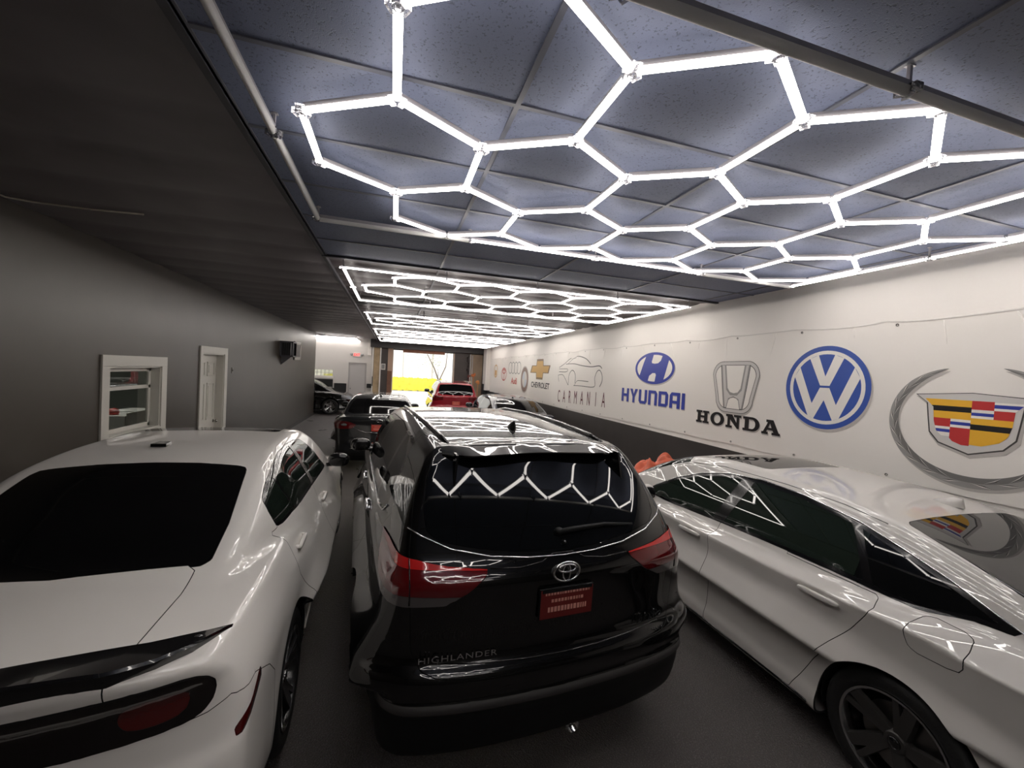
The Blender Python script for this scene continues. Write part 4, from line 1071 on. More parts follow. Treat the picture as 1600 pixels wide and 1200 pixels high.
    def strip(s, name, pts, r, m, parent=None, n=6, out=.0):
        """moulding that follows surface points"""
        q = [Vector(p) + Vector(s.nrm(p)) * out for p in pts]
        return MB().tube(q, r, n).build(name, m, parent or s.root, smooth=True)
    def wheels(s, rt, wd, rr, style, n, m_rim, m_face=None, xo=None):
        for (wy, wz, wr) in s.D['wheels']:
            for sg in (-1, 1):
                x = sg * (xo or .90)
                wheel(s.root, (x, wy, rt), sg, rt, wd, rr, style, n, m_rim, m_face)
WH = {}
def wheel(root, loc, sg, rt, wd, rr, style, n, m_rim, m_face):
    """outer face looks towards +x for sg = 1"""
    key = (rt, wd, rr, style, n)
    if key not in WH:
        h = wd / 2
        t = MB().lathe([(rr + .004, -.012), (rr + .02, -.002), (rt - .035, .0), (rt - .012, -.012), (rt, -.035), (rt + .001, -h), (rt, -wd + .035), (rt - .012, -wd + .012), (rt - .04, -wd), (rr, -wd + .01), (rr - .01, -wd + .02)], 48, closed=True).mesh('tire', M_tire, smooth=True)
        r = MB().lathe([(rr + .006, -.014), (rr + .004, -.002), (rr - .008, -.004), (rr - .014, -.02), (rr - .022, -.06), (rr - .03, -wd + .03), (rr - .005, -wd + .015)], 48, caps=False)
        r = r.mesh('rim', m_rim, smooth=True, angle=35)
        sp = MB()
        for k in range(n):
            a0 = 2 * math.pi * k / n
            if style == 'split': arms = ((-.16, .026, .013), (.16, .026, .013))
            elif style == 'twist': arms = ((.0, .038, .020), (.30, .022, .010))
            elif style == 'star': arms = ((.0, .045, .030),)
            else: arms = ((0, .016, .012),)
            for da, w0, w1 in arms:
                pts = []
                ca = lambda rad, ang: (rad * math.cos(ang), rad * math.sin(ang))
                p0, p1 = np.array(ca(.05, a0 + da * .4)), np.array(ca(rr - .012, a0 + da))
                d = (p1 - p0) / np.linalg.norm(p1 - p0); q = np.array([-d[1], d[0]])
                vs = []
                for pp, w, xo, th in ((p0, w0 * .8, -.040, .03), (p0 * .5 + p1 * .5, (w0 + w1) * .5, -.026, .026), (p1, w1 * 1.3, -.008, .02)):
                    vs.append([sp.bm.verts.new((xo, *(pp + q * w))), sp.bm.verts.new((xo, *(pp - q * w))), sp.bm.verts.new((xo - th, *(pp - q * w * 1.3))), sp.bm.verts.new((xo - th, *(pp + q * w * 1.3)))])
                for a, b in zip(vs, vs[1:]):
                    for i in range(4): sp.bm.faces.new((a[i], a[(i + 1) % 4], b[(i + 1) % 4], b[i]))
                sp.bm.faces.new(vs[0]); sp.bm.faces.new(vs[-1][::-1])
        sp.lathe([(.001, -.03), (.045, -.034), (.062, -.05), (.062, -.08)], 24)
        sp = sp.mesh('spokes', m_face or m_rim, angle=30)
        cap = MB().lathe([(.001, -.022), (.026, -.024), (.032, -.034)], 20).mesh('hub_cap', M_rims if m_face is None else M_trim, smooth=True)
        dc = MB().lathe([(.05, -.085), (rr * .72, -.085), (rr * .72, -.11), (.05, -.11)], 32).mesh('brake_disc', M_disc)
        WH[key] = (t, r, sp, cap, dc)
    t, r, sp, cap, dc = WH[key]
    w = link('wheel', t, root, loc, (0, 0, 0 if sg > 0 else math.pi))
    for nm, me in (('rim', r), ('spokes', sp), ('hub_cap', cap), ('brake_disc', dc)): link(nm, me, w)
    return w
def mirror(car, sg, p, m_shell, m_glass=None):
    """door mirror with its housing, arm and glass; p is the mount point"""
    mb = MB(); c = (p[0] + sg * .13, p[1] + .02, p[2] + .035)
    s_ell(mb, c, (.115, .062, .075), .75, mtx=None)
    o = mb.build('door_mirror', m_shell, car.root, smooth=True)
    a = MB(); s_ell(a, (p[0] + sg * .03, p[1] + .03, p[2] - .02), (.075, .04, .02), .8); a.build('mirror_arm', M_trim, o, smooth=True)
    g = MB(); s_ell(g, (c[0], c[1] - .052, c[2]), (.098, .014, .060), .7); g.build('mirror_glass', m_glass or M_trim, o, smooth=True)
    return o
def handle(car, y, z, sg, m, tilt=.03, L=.115):
    p = car.sx(y, z, sg); mb = MB()
    s_ell(mb, (0, 0, 0), (.014, L, .017), .6, mtx=Matrix.Translation((p[0] + sg * .020, y, z)) @ Matrix.Rotation(tilt, 4, 'X'))
    for k in (-1, 1): s_ell(mb, (p[0] + sg * .004, y + k * (L - .02), z - k * -tilt * L), (.02, .018, .013), .8, 10, 8)
    return mb.build('door_handle', m, car.root, smooth=True)
def fin(car, x, y, L, H, m):
    z = car.sz(x, y)[2]; mb = MB()
    def fn(u, v):
        a = u * 2 * math.pi; t = v
        h = H * t; w = .028 * (1 - t) ** .6 + .003; l = L * (1 - t * .75) * .5
        return (x + w * math.cos(a), y - L * .5 * t * .62 + l * math.sin(a), z - .006 + h)
    mb.grid(fn, 20, 8, close_u=True)
    return mb.build('antenna_fin', m, car.root, smooth=True)
def plate(car, x, z, w, h, tilt=0.0, out=.012, dark_top=True, m=None):
    p = car.sy(x, z); y = p[1] - out
    M = Matrix.Translation((x, y, z)) @ Matrix.Rotation(tilt, 4, 'X')
    fr = MB().box((-w / 2 - .006, -.003, -h / 2 - .006), (w / 2 + .006, .012, h / 2 + .006), .004, M).build('dealer_tag', M_clad, car.root)
    MB().box((-w / 2, -.006, -h / 2), (w / 2, -.002, h / 2), 0, M).build('tag_face', m or M_tagr, fr, )
    rnd = random.Random(3)
    for row, (zz, ch, hw) in enumerate(((.055, .011, .42), (.018, .016, .30), (-.028, .026, .36))):
        xx = -w * hw; tp = MB()
        while xx < w * hw:
            cw = rnd.uniform(.006, .016)
            tp.box((xx, -.0075, zz * h / .15 - ch / 2), (xx + cw, -.0055, zz * h / .15 + ch / 2), 0, M); xx += cw + .006
        tp.build('print_line', M_tagw, fr)
    if dark_top: MB().box((-w * .48, -.009, h * .42), (w * .48, -.004, h * .56), .002, M).build('tag_frame', M_trim, fr)
    return fr
# ---------------------------------------------------------------- black SUV in the middle
def band(pts, w):
    """closed polygon around a poly-line"""
    P = [Vector((a, b)) for a, b in pts]; L, R = [], []
    for i, p in enumerate(P):
        t = (P[min(i + 1, len(P) - 1)] - P[max(i - 1, 0)]).normalized(); n = Vector((-t.y, t.x)) * w
        L.append(tuple(p + n)); R.append(tuple(p - n))
    return L + R[::-1]
def build_suv():
    c = Car(SUV, POSE['SUV'], 'suv', 'glossy black SUV seen from behind in the middle of the front row', 'car', .022, P_black)
    c.wells()
    c.cut('clad', lambda V: V[:, 2] - .535, None, ['body'])
    c.cut('band', lambda V: V[:, 2] - .578, lambda C: C[:, 1] < .6, ['body'])
    # tail lights wrap round the corner: measure along the tail and round the side
    tl = [(.42, 1.175), (.62, 1.195), (.80, 1.222), (.95, 1.235), (1.2, 1.225), (1.50, 1.19), (1.36, 1.13), (1.16, 1.07), (.97, 1.035), (.82, 1.02), (.64, 1.025), (.53, 1.08), (.435, 1.15)]
    arc = lambda V: np.stack([np.abs(V[:, 0]) + np.maximum(0, V[:, 1] - .16), V[:, 2]], 1)
    P = np.array(tl)
    for sg, e in ((-1, '.l'), (1, '.r')):
        mk = lambda C, sg=sg: (C[:, 0] * sg > .3) & (C[:, 1] < .9) & (C[:, 2] > .9)
        c.cut('tail' + e, lambda V: sd_poly(arc(V), P), mk, ['body'])
        c.cut('tailclear' + e, lambda V: V[:, 2] - (1.075 + .03 * (arc(V)[:, 0] - .9)), mk, ['tail' + e])
        c.cut('tailtop' + e, lambda V: (1.172 + .036 * np.minimum(arc(V)[:, 0] - .45, .45)) - V[:, 2], mk, ['tail' + e])
    rg = [(0, 1.222), (.25, 1.235), (.48, 1.262), (.66, 1.295), (.715, 1.34), (.722, 1.42), (.70, 1.56), (.66, 1.64), (.40, 1.68), (0, 1.69)]
    c.rear('hatch', [(0, .685), (.45, .678), (.66, .69), (.74, .72), (.785, .80), (.795, 1.0), (.80, 1.25), (.775, 1.42), (.74, 1.58), (.69, 1.72), (0, 1.735)], 1.0, ['body'])
    c.rear('glass', rg, 1.0, ['hatch'])
    # doors and windows
    win = [(.86, 1.30), (.94, 1.245), (1.2, 1.205), (2.2, 1.175), (3.72, 1.15), (3.42, 1.42), (3.12, 1.60), (2.7, 1.665), (1.9, 1.69), (1.25, 1.655), (.98, 1.56), (.87, 1.42)]
    c.side('win', win, ['body'])
    c.side('fdoor', [(2.44, .38), (2.44, 1.75), (3.2, 1.75), (3.55, 1.3), (3.45, 1.1), (3.40, .42), (3.3, .38)], ['body'], clip=(win, 1.2, .004))
    c.side('rdoor', [(1.62, .38), (1.54, .62), (1.40, .82), (1.36, 1.0), (1.42, 1.25), (1.46, 1.75), (2.44, 1.75), (2.44, .38)], ['body'], clip=(win, 1.2, .004))
    c.side('pil1', band([(2.38, 1.1), (2.44, 1.8)], .045), ['win.l', 'win.r'])
    c.side('pil2', band([(1.44, 1.1), (1.37, 1.8)], .045), ['win.l', 'win.r'])
    c.side('fuel', [(.66, .93), (.68, .90), (.80, .90), (.82, .93), (.82, 1.02), (.80, 1.05), (.68, 1.05), (.66, 1.02)], ['body'], sides=(-1,))
    c.top('shield', [(0, 3.18), (.45, 3.15), (.66, 3.10), (.78, 3.75), (.5, 3.98), (0, 4.05)], 1.1, ['body'])
    c.top('hood', [(0, 4.12), (.72, 3.95), (.78, 4.3), (.66, 4.72), (0, 4.84)], .9, ['body'])
    c.finish()
    c.emit('clad', 'lower_cladding', M_clad, gap=.0, skirt=.02)
    c.emit('band', 'bumper_ledge', M_band, gap=.0, skirt=.01, out=.003)
    h = c.emit('hatch', 'tailgate', c.m)
    c.emit('glass', 'back_window', G_dark, parent=h, gap=.0015)
    for e, sg in (('.l', -1), ('.r', 1)):
        t = c.emit('tail' + e, 'tail_light', M_redl, out=.006, skirt=.02)
        c.emit('tailtop' + e, 'light_bar', M_redb, parent=t, out=.007, gap=0, skirt=0, label='bright red upper strip of the tail light')
        c.emit('tailclear' + e, 'clear_lens', M_clearl, parent=t, out=.005, gap=0, label='smoky clear lower lens')
        c.strip('light_divider', [c.sy(sg * .80, z) for z in (1.225, 1.18, 1.12, 1.07, 1.03)], .0045, M_trim, t, out=.005)
        c.emit('win' + e, 'side_window', G_dark, gap=.001)
        c.emit('pil1' + e, 'window_pillar', M_trim, gap=0); c.emit('pil2' + e, 'window_pillar', M_trim, gap=0)
        d1 = c.emit('fdoor' + e, 'front_door', c.m); d2 = c.emit('rdoor' + e, 'back_door', c.m)
        # chrome line under the windows
        c.strip('window_moulding', [c.sx(y, z, sg) for y, z in [(.86, 1.285), (.94, 1.232), (1.2, 1.192), (1.7, 1.176), (2.2, 1.162), (3.0, 1.148), (3.7, 1.138)]], .008, M_chrome, out=.005)
        handle(c, 1.62, 1.06, sg, M_chrome); handle(c, 2.62, 1.04, sg, M_chrome)
        mirror(c, sg, c.sx(3.42, 1.17, sg), c.m)
        # roof rail
        pts = [c.sz(sg * x, y) for x, y in [(.545, .62), (.56, .8), (.575, 1.3), (.585, 2.0), (.575, 2.7), (.56, 2.95)]]
        pts = [(p[0], p[1], p[2] + (.0 if i in (0, 5) else .012)) for i, p in enumerate(pts)]
        MB().tube(pts, [.010, .014, .016, .016, .014, .008], 8).build('roof_rail', P_black, c.root, smooth=True)
        # side sill of the spoiler
    c.emit('fuel.l', 'fuel_door', c.m)
    c.emit('shield', 'windshield', G_clear); c.emit('hood', 'hood', c.m)
    # chrome line below the back window
    c.strip('tailgate_moulding', [c.sy(x, z) for x, z in [(-.80, 1.345), (-.74, 1.315), (-.6, 1.262), (-.4, 1.225), (-.2, 1.208), (0, 1.203), (.2, 1.208), (.4, 1.225), (.6, 1.262), (.74, 1.315), (.80, 1.345)]], .0045, M_chrome, h, out=.003)
    c.strip('tailgate_crease', [c.sy(x, z) for x, z in [(-.41, 1.178), (-.25, 1.172), (-.13, 1.185), (-.06, 1.215), (.06, 1.215), (.13, 1.185), (.25, 1.172), (.41, 1.178)]], .0028, P_black, h, out=.001)
    # lower lip of the tailgate
    c.strip('tailgate_lip', [c.sy(x, z) for x, z in [(-.66, .742), (-.45, .728), (-.2, .72), (0, .718), (.2, .72), (.45, .728), (.66, .742)]], .004, P_black, h, out=.002)
    # spoiler: a blade continuing the roof over the window
    sp = MB(); n = 24
    rows = []
    for i in range(n + 1):
        x = -.60 + 1.2 * i / n; a = abs(x) / .60
        yf, ye = .66 - .04 * a, .395 + .10 * max(0, a - .78) / .22 + .012 * math.cos(x * 9)
        zt = c.sz(x, yf)[2] + .004; ze = 1.700 - .045 * x * x
        ridge = -.010 * (1 if .10 < abs(x + .02) < .42 else 0)
        rows.append([sp.bm.verts.new(q) for q in ((x, yf + .1, c.sz(x, yf + .1)[2] - .004), (x, yf, zt), (x, (yf + ye) / 2, (zt + ze) / 2 + .008 + ridge), (x, ye, ze), (x, ye + .004, ze - .010), (x, ye + .06, ze - .022), (x, yf, zt - .06))])
    for a, b in zip(rows, rows[1:]):
        for k in range(6): sp.bm.faces.new((a[k], b[k], b[k + 1], a[k + 1]))
    for q in (rows[0], rows[-1]): sp.bm.faces.new(q)
    so = sp.build('spoiler', c.m, c.root, smooth=True, angle=40)
    for sg in (-1, 1):
        MB().prism([(.40, 1.70), (.66, 1.715), (.60, 1.55), (.44, 1.42), (.36, 1.42)], .012, axis=0, z0=-.006, mtx=Matrix.Translation((sg * .705, -.0, .0)) @ Matrix.Rotation(sg * -.10, 4, 'Y')).build('spoiler_side', M_trim, so)
    fin(c, .03, 1.06, .16, .062, c.m)
    # wiper
    w = MB(); pts = [c.sy(x, z) for x, z in [(0.0, 1.31), (.12, 1.318), (.3, 1.322), (.50, 1.305)]]
    w.tube([(p[0], p[1] - .022, p[2]) for p in pts], [.017, .015, .011, .006], 8)
    s_ell(w, tuple(np.array(pts[0]) + (0, -.015, 0)), (.028, .022, .022), 1, 12, 8)
    wo = w.build('rear_wiper', M_clad, h, smooth=True)
    s_ell(q := MB(), tuple(np.array(c.sy(.02, 1.262)) + (0, -.01, 0)), (.012, .018, .012), 1, 10, 8); q.build('washer_nozzle', M_trim, c.root, smooth=True)
    # round badge of three ovals, name lettering, tag
    p = c.sy(0, 1.137); e = MB()
    def oval(cx, cz, rx, rz, r): e.tube([(cx + rx * math.cos(t), p[1] - .008 - (cz) * .25, p[2] + cz + rz * math.sin(t)) for t in np.linspace(0, 2 * math.pi, 40, endpoint=False)], r, 6, closed=True)
    oval(0, 0, .076, .050, .0065); oval(0, -.004, .022, .044, .005); oval(0, .020, .050, .020, .005)
    e.build('tailgate_badge', M_chrome, h, smooth=True)
    plate(c, 0, .985, .305, .15, out=.016, tilt=.03, m=mat('shaded_tag_red', (.17, .014, .012), .5))  # tag red darkened, so the shade on this tail sits in its colour
    R90 = Matrix.Rotation(math.pi / 2, 4, 'X')
    pn = c.sy(-.56, .765); text_mesh('lettering', 'HIGHLANDER', .042, M_chrome, h, Matrix.Translation((-.56, pn[1] - .006, .765)) @ Matrix.Rotation(-.10, 4, 'Z') @ R90, .004, 1.35, spacing=1.15)
    pn = c.sy(.59, .755); text_mesh('lettering', 'XLE AWD', .040, M_chrome, h, Matrix.Translation((.59, pn[1] - .010, .775)) @ Matrix.Rotation(.20, 4, 'Z') @ R90, .004, 1.25)
    pn = c.sy(.64, .70); text_mesh('lettering', 'V6', .034, M_chrome, h, Matrix.Translation((.65, pn[1] - .010, .722)) @ Matrix.Rotation(.24, 4, 'Z') @ R90, .004, 1.2)
    MB().lathe([(.030, 0), (.034, 0), (.034, .2), (.028, .2)], 20, axis=1, mtx=Matrix.Translation((.10, .06, .26)), closed=True).build('exhaust_pipe', M_chrome, c.root, smooth=True)
    c.wheels(.37, .235, .245, 'split', 5, M_rims, xo=.925)
build_suv()
# ---------------------------------------------------------------- white muscle sedan on the left
M_pil = mat('pillar_painted_sheen', (.17, .155, .15), .25, coat=.4)  # grey lightened to hold the reflected light on the pillar
def build_muscle():
    c = Car(MUSCLE, POSE['MUSCLE'], 'muscle_sedan', 'white muscle sedan with a black trunk spoiler, parked on the left', 'car', .022, P_white)
    c.wells()
    # lamp band across the tail
    tl = [(0, .885), (.50, .880), (.70, .880), (.750, .883), (.788, .897), (.810, .925), (.819, .960), (.815, 1.0), (.800, 1.030), (.775, 1.050), (.740, 1.060), (.50, 1.066), (0, 1.068)]
    c.rear('tail', tl, .5, ['body'])
    for sg, e in ((-1, '.l'), (1, '.r')):
        c.cut('red' + e, lambda V: sd_poly(V[:, [0, 2]] * [sg, 1], chk([(.575, .918), (.575, 1.018), (.74, 1.012), (.755, .97), (.735, .912)])), lambda C: (C[:, 1] < .5) & (C[:, 0] * sg > .3), ['tail'])
    c.rear('bumper', [(0, .865), (.70, .865), (.80, .885), (.86, .905), (.90, .885), (1.2, .885), (1.2, .0), (0, 0)], .36, ['body'])
    BP = np.array([(-.2, .885), (.36, .885), (.52, .80), (.62, .70), (.62, .0), (-.2, 0)])
    c.cut('bumper', lambda V: sd_poly(V[:, 1:3], BP), lambda C: (C[:, 1] < .8) & (np.abs(C[:, 0]) > .3), ['body'])
    c.side('marker', [(.215, .745), (.235, .740), (.420, .842), (.412, .872), (.385, .866), (.218, .775)], ['bumper', 'body'])
    c.top('trunk', [(0, -.1), (.555, -.1), (.555, .30), (.552, .60), (.53, .80), (.49, .835), (0, .775)], .9, ['body'])
    c.rear('trunk', [(0, 1.075), (.555, 1.07), (.555, 1.3), (0, 1.3)], .3, ['body'])
    c.top('glass', [(0, .762), (.30, .78), (.545, .83), (.575, .87), (.58, 1.10), (.555, 1.38), (.540, 1.54), (.525, 1.585), (.48, 1.605), (.25, 1.635), (0, 1.645)], 1.0, ['body'])
    win = [(1.333, 1.132), (1.322, 1.178), (1.312, 1.239), (1.321, 1.290), (1.345, 1.311), (1.410, 1.344), (1.502, 1.382), (1.683, 1.433), (1.938, 1.471), (2.233, 1.479), (2.507, 1.469), (2.706, 1.440), (2.876, 1.360), (3.003, 1.271), (3.13, 1.152), (3.28, 1.062), (2.5, 1.095), (2.0, 1.115), (1.612, 1.130), (1.42, 1.122)]
    c.side('win', win, ['body'])
    c.side('fdoor', [(2.44, .30), (2.42, .6), (2.40, 1.1), (2.34, 1.5), (3.0, 1.5), (3.3, 1.36), (3.62, 1.05), (3.60, .8), (3.54, .32)], ['body'], clip=(win, 1.10, .004))
    c.side('rdoor', [(2.44, .30), (2.42, .6), (2.40, 1.1), (2.34, 1.5), (1.60, 1.5), (1.30, 1.30), (1.20, 1.14), (1.30, 1.07), (1.285, .95), (1.28, .84), (1.42, .66), (1.52, .48), (1.54, .30)], ['body'], clip=(win, 1.125, .004))
    # sill of black moulding inside the window outline
    frame = ['win.l', 'win.r']
    P = np.array(win)
    for sg, e in ((-1, '.l'), (1, '.r')):
        c.cut('wframe' + e, lambda V: -(sd_poly(V[:, 1:3], P) + np.where(V[:, 2] < 1.16, .020, .012)), lambda C, sg=sg: C[:, 0] * sg > .3, ['win' + e])
        for k, (a, b, w) in enumerate((((2.44, 1.0), (2.30, 1.5), .045), ((1.70, 1.0), (1.54, 1.50), .012))):
            c.cut('wpil%d' % k + e, lambda V, a=a, b=b, w=w: sd_poly(V[:, 1:3], band([a, b], w)), lambda C, sg=sg: C[:, 0] * sg > .3, ['win' + e])
    c.side('fuel', [(.78, .93), (.80, .90), (.97, .90), (.99, .93), (.99, 1.0), (.97, 1.02), (.80, 1.02), (.78, 1.0)], ['body'], sides=(-1,))
    c.top('sun', [(0, 2.62), (.47, 2.61), (.50, 2.66), (.49, 3.02), (.46, 3.06), (0, 3.08)], 1.2, ['body'])
    c.top('shield', [(0, 3.17), (.50, 3.14), (.60, 3.10), (.70, 3.6), (.72, 3.9), (.5, 4.03), (0, 4.10)], 1.0, ['body'])
    c.top('hood', [(0, 4.15), (.70, 4.0), (.78, 4.3), (.70, 4.85), (0, 4.98)], .8, ['body'])
    c.finish()
    b = c.emit('bumper', 'bumper', c.m, gap=.0015)
    for e, sg in (('.l', -1), ('.r', 1)):
        c.emit('marker' + e, 'side_marker', M_dred, gap=0, out=-.004, label='dark red slit lamp')
        d2 = c.emit('rdoor' + e, 'back_door', c.m); d1 = c.emit('fdoor' + e, 'front_door', c.m)
        c.emit('win' + e, 'side_window', G_clear, gap=.001)
        c.emit('wframe' + e, 'window_frame', M_trim, gap=0)
        c.emit('wpil0' + e, 'window_pillar', M_pil, gap=0, out=.003); c.emit('wpil1' + e, 'window_pillar', M_trim, gap=0, out=.002)
        handle(c, 1.50, .965, sg, c.m, .02); handle(c, 2.60, .935, sg, c.m, .02)
        mirror(c, sg, c.sx(3.45, 1.045, sg), M_trim)
        c.strip('sill_line', [c.sx(y, .30, sg) for y in np.linspace(1.6, 3.6, 9)], .008, c.m)
    c.emit('fuel.l', 'fuel_door', c.m)
    t = c.emit('tail', 'lamp_band', mat('smoked_lamp_band', (.005, .003, .003), .06, coat=1, spec=.3), out=.004, skirt=.02)
    for e in ('.l', '.r'): c.emit('red' + e, 'red_lens', M_dred, parent=t, out=.0035, gap=0, label='deep red lens inside the smoked lamp')
    c.emit('trunk', 'trunk_lid', c.m); c.emit('glass', 'back_window', G_deep)
    c.emit('sun', 'sunroof', G_dark); c.emit('shield', 'windshield', G_clear); c.emit('hood', 'hood', c.m)
    # black blade spoiler
    sp = MB(); rows = []; n = 44
    for i in range(n + 1):
        x = -.815 + 1.63 * i / n; a = abs(x)
        yf = float(np.interp(a, [0, .2, .4, .6, .77, .815], [.135, .155, .205, .262, .345, .385]))
        yr = float(np.interp(a, [0, .33, .56, .66, .75, .815], [-.02, -.005, .035, .095, .20, .365]))
        lift = float(np.interp(a, [0, .6, .75, .815], [.048, .042, .030, .006]))
        zf, zr = c.sz(x, yf)[2], c.sz(x, max(yr, .06) + .02)[2]
        kick = .010 if a < .33 else 0.0
        rows.append([sp.bm.verts.new(q) for q in ((x, yf, zf - .004), (x, yf - .010, zf + .006), (x, yf * .55 + yr * .45, zf * .55 + zr * .45 + lift * .55 - kick * .6), (x, yr + .012, zr + lift), (x, yr, zr + lift - .006), (x, yr + .004, zr + lift - .022), (x, yr + .030, zr - .035), (x, yr + .08, zr - .05))])
    for p, q in zip(rows, rows[1:]):
        for k in range(7): sp.bm.faces.new((p[k], q[k], q[k + 1], p[k + 1]))
    for q in (rows[0], rows[-1]): sp.bm.faces.new(q)
    so = sp.build('trunk_spoiler', mat('spoiler_black', (.006, .006, .007), .16, coat=.8, spec=.3), c.root, smooth=True, angle=28)
    s_ell(q := MB(), (.742, .245, c.sz(.742, .245)[2] + .030), (.014, .006, .004), 1, 12, 8); q.build('spoiler_screw', M_rims, so, smooth=True)
    # small square antenna cover on the roof
    z = c.sz(-.03, 2.02)[2]
    MB().prism([(-.045, -.05), (.045, -.05), (.035, .055), (-.035, .055)], .022, mtx=Matrix.Translation((-.10, 1.98, z - .004))).build('antenna_cover', M_trim, c.root, angle=30)
    c.wheels(.36, .235, .255, 'twist', 5, M_rimb, xo=.930)
build_muscle()

# ---------------------------------------------------------------- white sedan on the right
def build_sedan():
    c = Car(SEDAN, POSE['SEDAN'], 'fastback_sedan', 'white fastback sedan with black wheels, parked along the banner wall', 'car', .022, P_pearl)
    c.wells()
    win = [(3.42, 1.0), (3.30, 1.088), (3.05, 1.228), (2.78, 1.335), (2.52, 1.395), (2.20, 1.420), (1.85, 1.405), (1.47, 1.355), (1.20, 1.280), (1.02, 1.222), (.83, 1.145), (.70, 1.095), (.58, 1.06), (.64, 1.072), (.75, 1.100), (.90, 1.092), (.97, 1.075), (1.05, 1.052), (1.11, 1.043), (1.25, 1.043), (1.34, 1.048), (1.52, 1.050), (1.73, 1.046), (2.0, 1.040), (2.4, 1.028), (3.1, .995)]
    c.side('win', win, ['body'])
    c.side('rdoor', [(2.385, .245), (2.39, .75), (2.395, 1.0), (2.34, 1.6), (1.44, 1.6), (1.47, 1.36), (1.295, 1.055), (1.225, .99), (1.235, .955), (1.31, .83), (1.40, .70), (1.52, .50), (1.61, .31), (1.64, .245)], ['body'], clip=(win, 1.03, .003))
    c.side('fdoor', [(2.385, .245), (2.39, .75), (2.395, 1.0), (2.34, 1.6), (2.6, 1.6), (3.1, 1.3), (3.46, .98), (3.45, .6), (3.42, .245)], ['body'], clip=(win, 1.03, .003))
    P = np.array(win)
    for sg, e in ((-1, '.l'), (1, '.r')):
        mk = lambda C, sg=sg: C[:, 0] * sg > .3
        c.cut('wframe' + e, lambda V: -(sd_poly(V[:, 1:3], P) + .020), mk, ['win' + e])
        for k, (a, b, w) in enumerate((((2.47, .9), (2.28, 1.5), .055), ((1.29, 1.0), (1.52, 1.42), .020))):
            c.cut('wpil%d' % k + e, lambda V, a=a, b=b, w=w: sd_poly(V[:, 1:3], band([a, b], w)), mk, ['win' + e])
        c.cut('wquarter' + e, lambda V: V[:, 1] - 1.40, mk, ['win' + e])
    fu = [(.845, .925), (.858, .90), (.90, .888), (1.02, .884), (1.052, .90), (1.066, .935), (1.072, 1.0), (1.055, 1.035), (1.02, 1.045), (.90, 1.045), (.86, 1.035), (.845, 1.0)]
    c.side('fuel', fu, ['body'], sides=(-1,))
    c.top('trunk', [(0, -.1), (.60, -.1), (.60, .40), (.56, .50), (0, .455)], .9, ['body'])
    c.rear('bumper', [(0, .86), (1.2, .86), (1.2, 0), (0, 0)], .5, ['body'])
    c.rear('tail', [(.45, .89), (.80, .875), (1.0, .90), (1.0, 1.03), (.75, 1.05), (.47, 1.02)], .42, ['body'])
    c.top('glass', [(0, .47), (.56, .52), (.625, .56), (.615, .80), (.56, 1.15), (.525, 1.285), (.49, 1.31), (.25, 1.318), (0, 1.32)], 1.0, ['body'])
    c.top('sun', [(0, 2.30), (.40, 2.30), (.43, 2.34), (.43, 2.86), (.40, 2.90), (0, 2.90)], 1.2, ['body'])
    c.top('shield', [(0, 3.08), (.50, 3.04), (.60, 3.00), (.68, 3.5), (.68, 3.85), (.5, 3.98), (0, 4.05)], 1.0, ['body'])
    c.top('hood', [(0, 4.10), (.68, 3.92), (.76, 4.3), (.66, 4.68), (0, 4.8)], .75, ['body'])
    c.finish()
    c.emit('bumper', 'bumper', c.m); c.emit2('tail', 'tail_light', M_redl)
    for e, sg in (('.l', -1), ('.r', 1)):
        c.emit('rdoor' + e, 'back_door', c.m); c.emit('fdoor' + e, 'front_door', c.m)
        c.emit('win' + e, 'side_window', G_clear, gap=.001); c.emit('wquarter' + e, 'quarter_window', G_dark, gap=.001)
        c.emit('wframe' + e, 'window_frame', M_trim, gap=0)
        c.emit('wpil0' + e, 'window_pillar', M_trim, gap=0, out=.002); c.emit('wpil1' + e, 'window_pillar', M_trim, gap=0, out=.002)
        top = [(3.30, 1.092), (3.05, 1.232), (2.78, 1.340), (2.52, 1.400), (2.20, 1.425), (1.85, 1.410), (1.47, 1.360), (1.20, 1.285), (1.02, 1.227), (.83, 1.150), (.70, 1.100), (.58, 1.062)]
        c.strip('window_moulding', [c.sx(y, z, sg) for y, z in top], .005, M_chrome, out=.003)
        for y, z in ((2.60, .888), (1.50, .915)): handle(c, y, z, sg, c.m, -.02, .125)
        mirror(c, sg, c.sx(3.25, 1.0, sg), c.m)
        c.strip('sill_strip', [c.sx(y, .238, sg) for y in np.linspace(1.52, 3.5, 12)], .009, M_trim, out=-.002)
        c.strip('roof_channel', [c.sz(sg * (x), y) for x, y in [(.60, 1.35), (.585, 1.6), (.575, 2.0), (.575, 2.6), (.60, 2.95)]], .0035, M_trim, out=-.001)
    c.emit('fuel.l', 'fuel_door', c.m); c.emit('trunk', 'trunk_lid', c.m)
    c.emit('glass', 'back_window', mat('back_window_glass', (.006, .006, .007), .03, spec=.9)); c.emit('sun', 'sunroof', G_dark)
    c.emit('shield', 'windshield', G_clear); c.emit('hood', 'hood', c.m)
    fin(c, .16, 1.46, .20, .06, c.m)
    c.wheels(.34, .235, .245, 'twist', 5, M_rims, mat('dark_spoke', (.05, .047, .045), .3, metal=.3), xo=.905)
build_sedan()
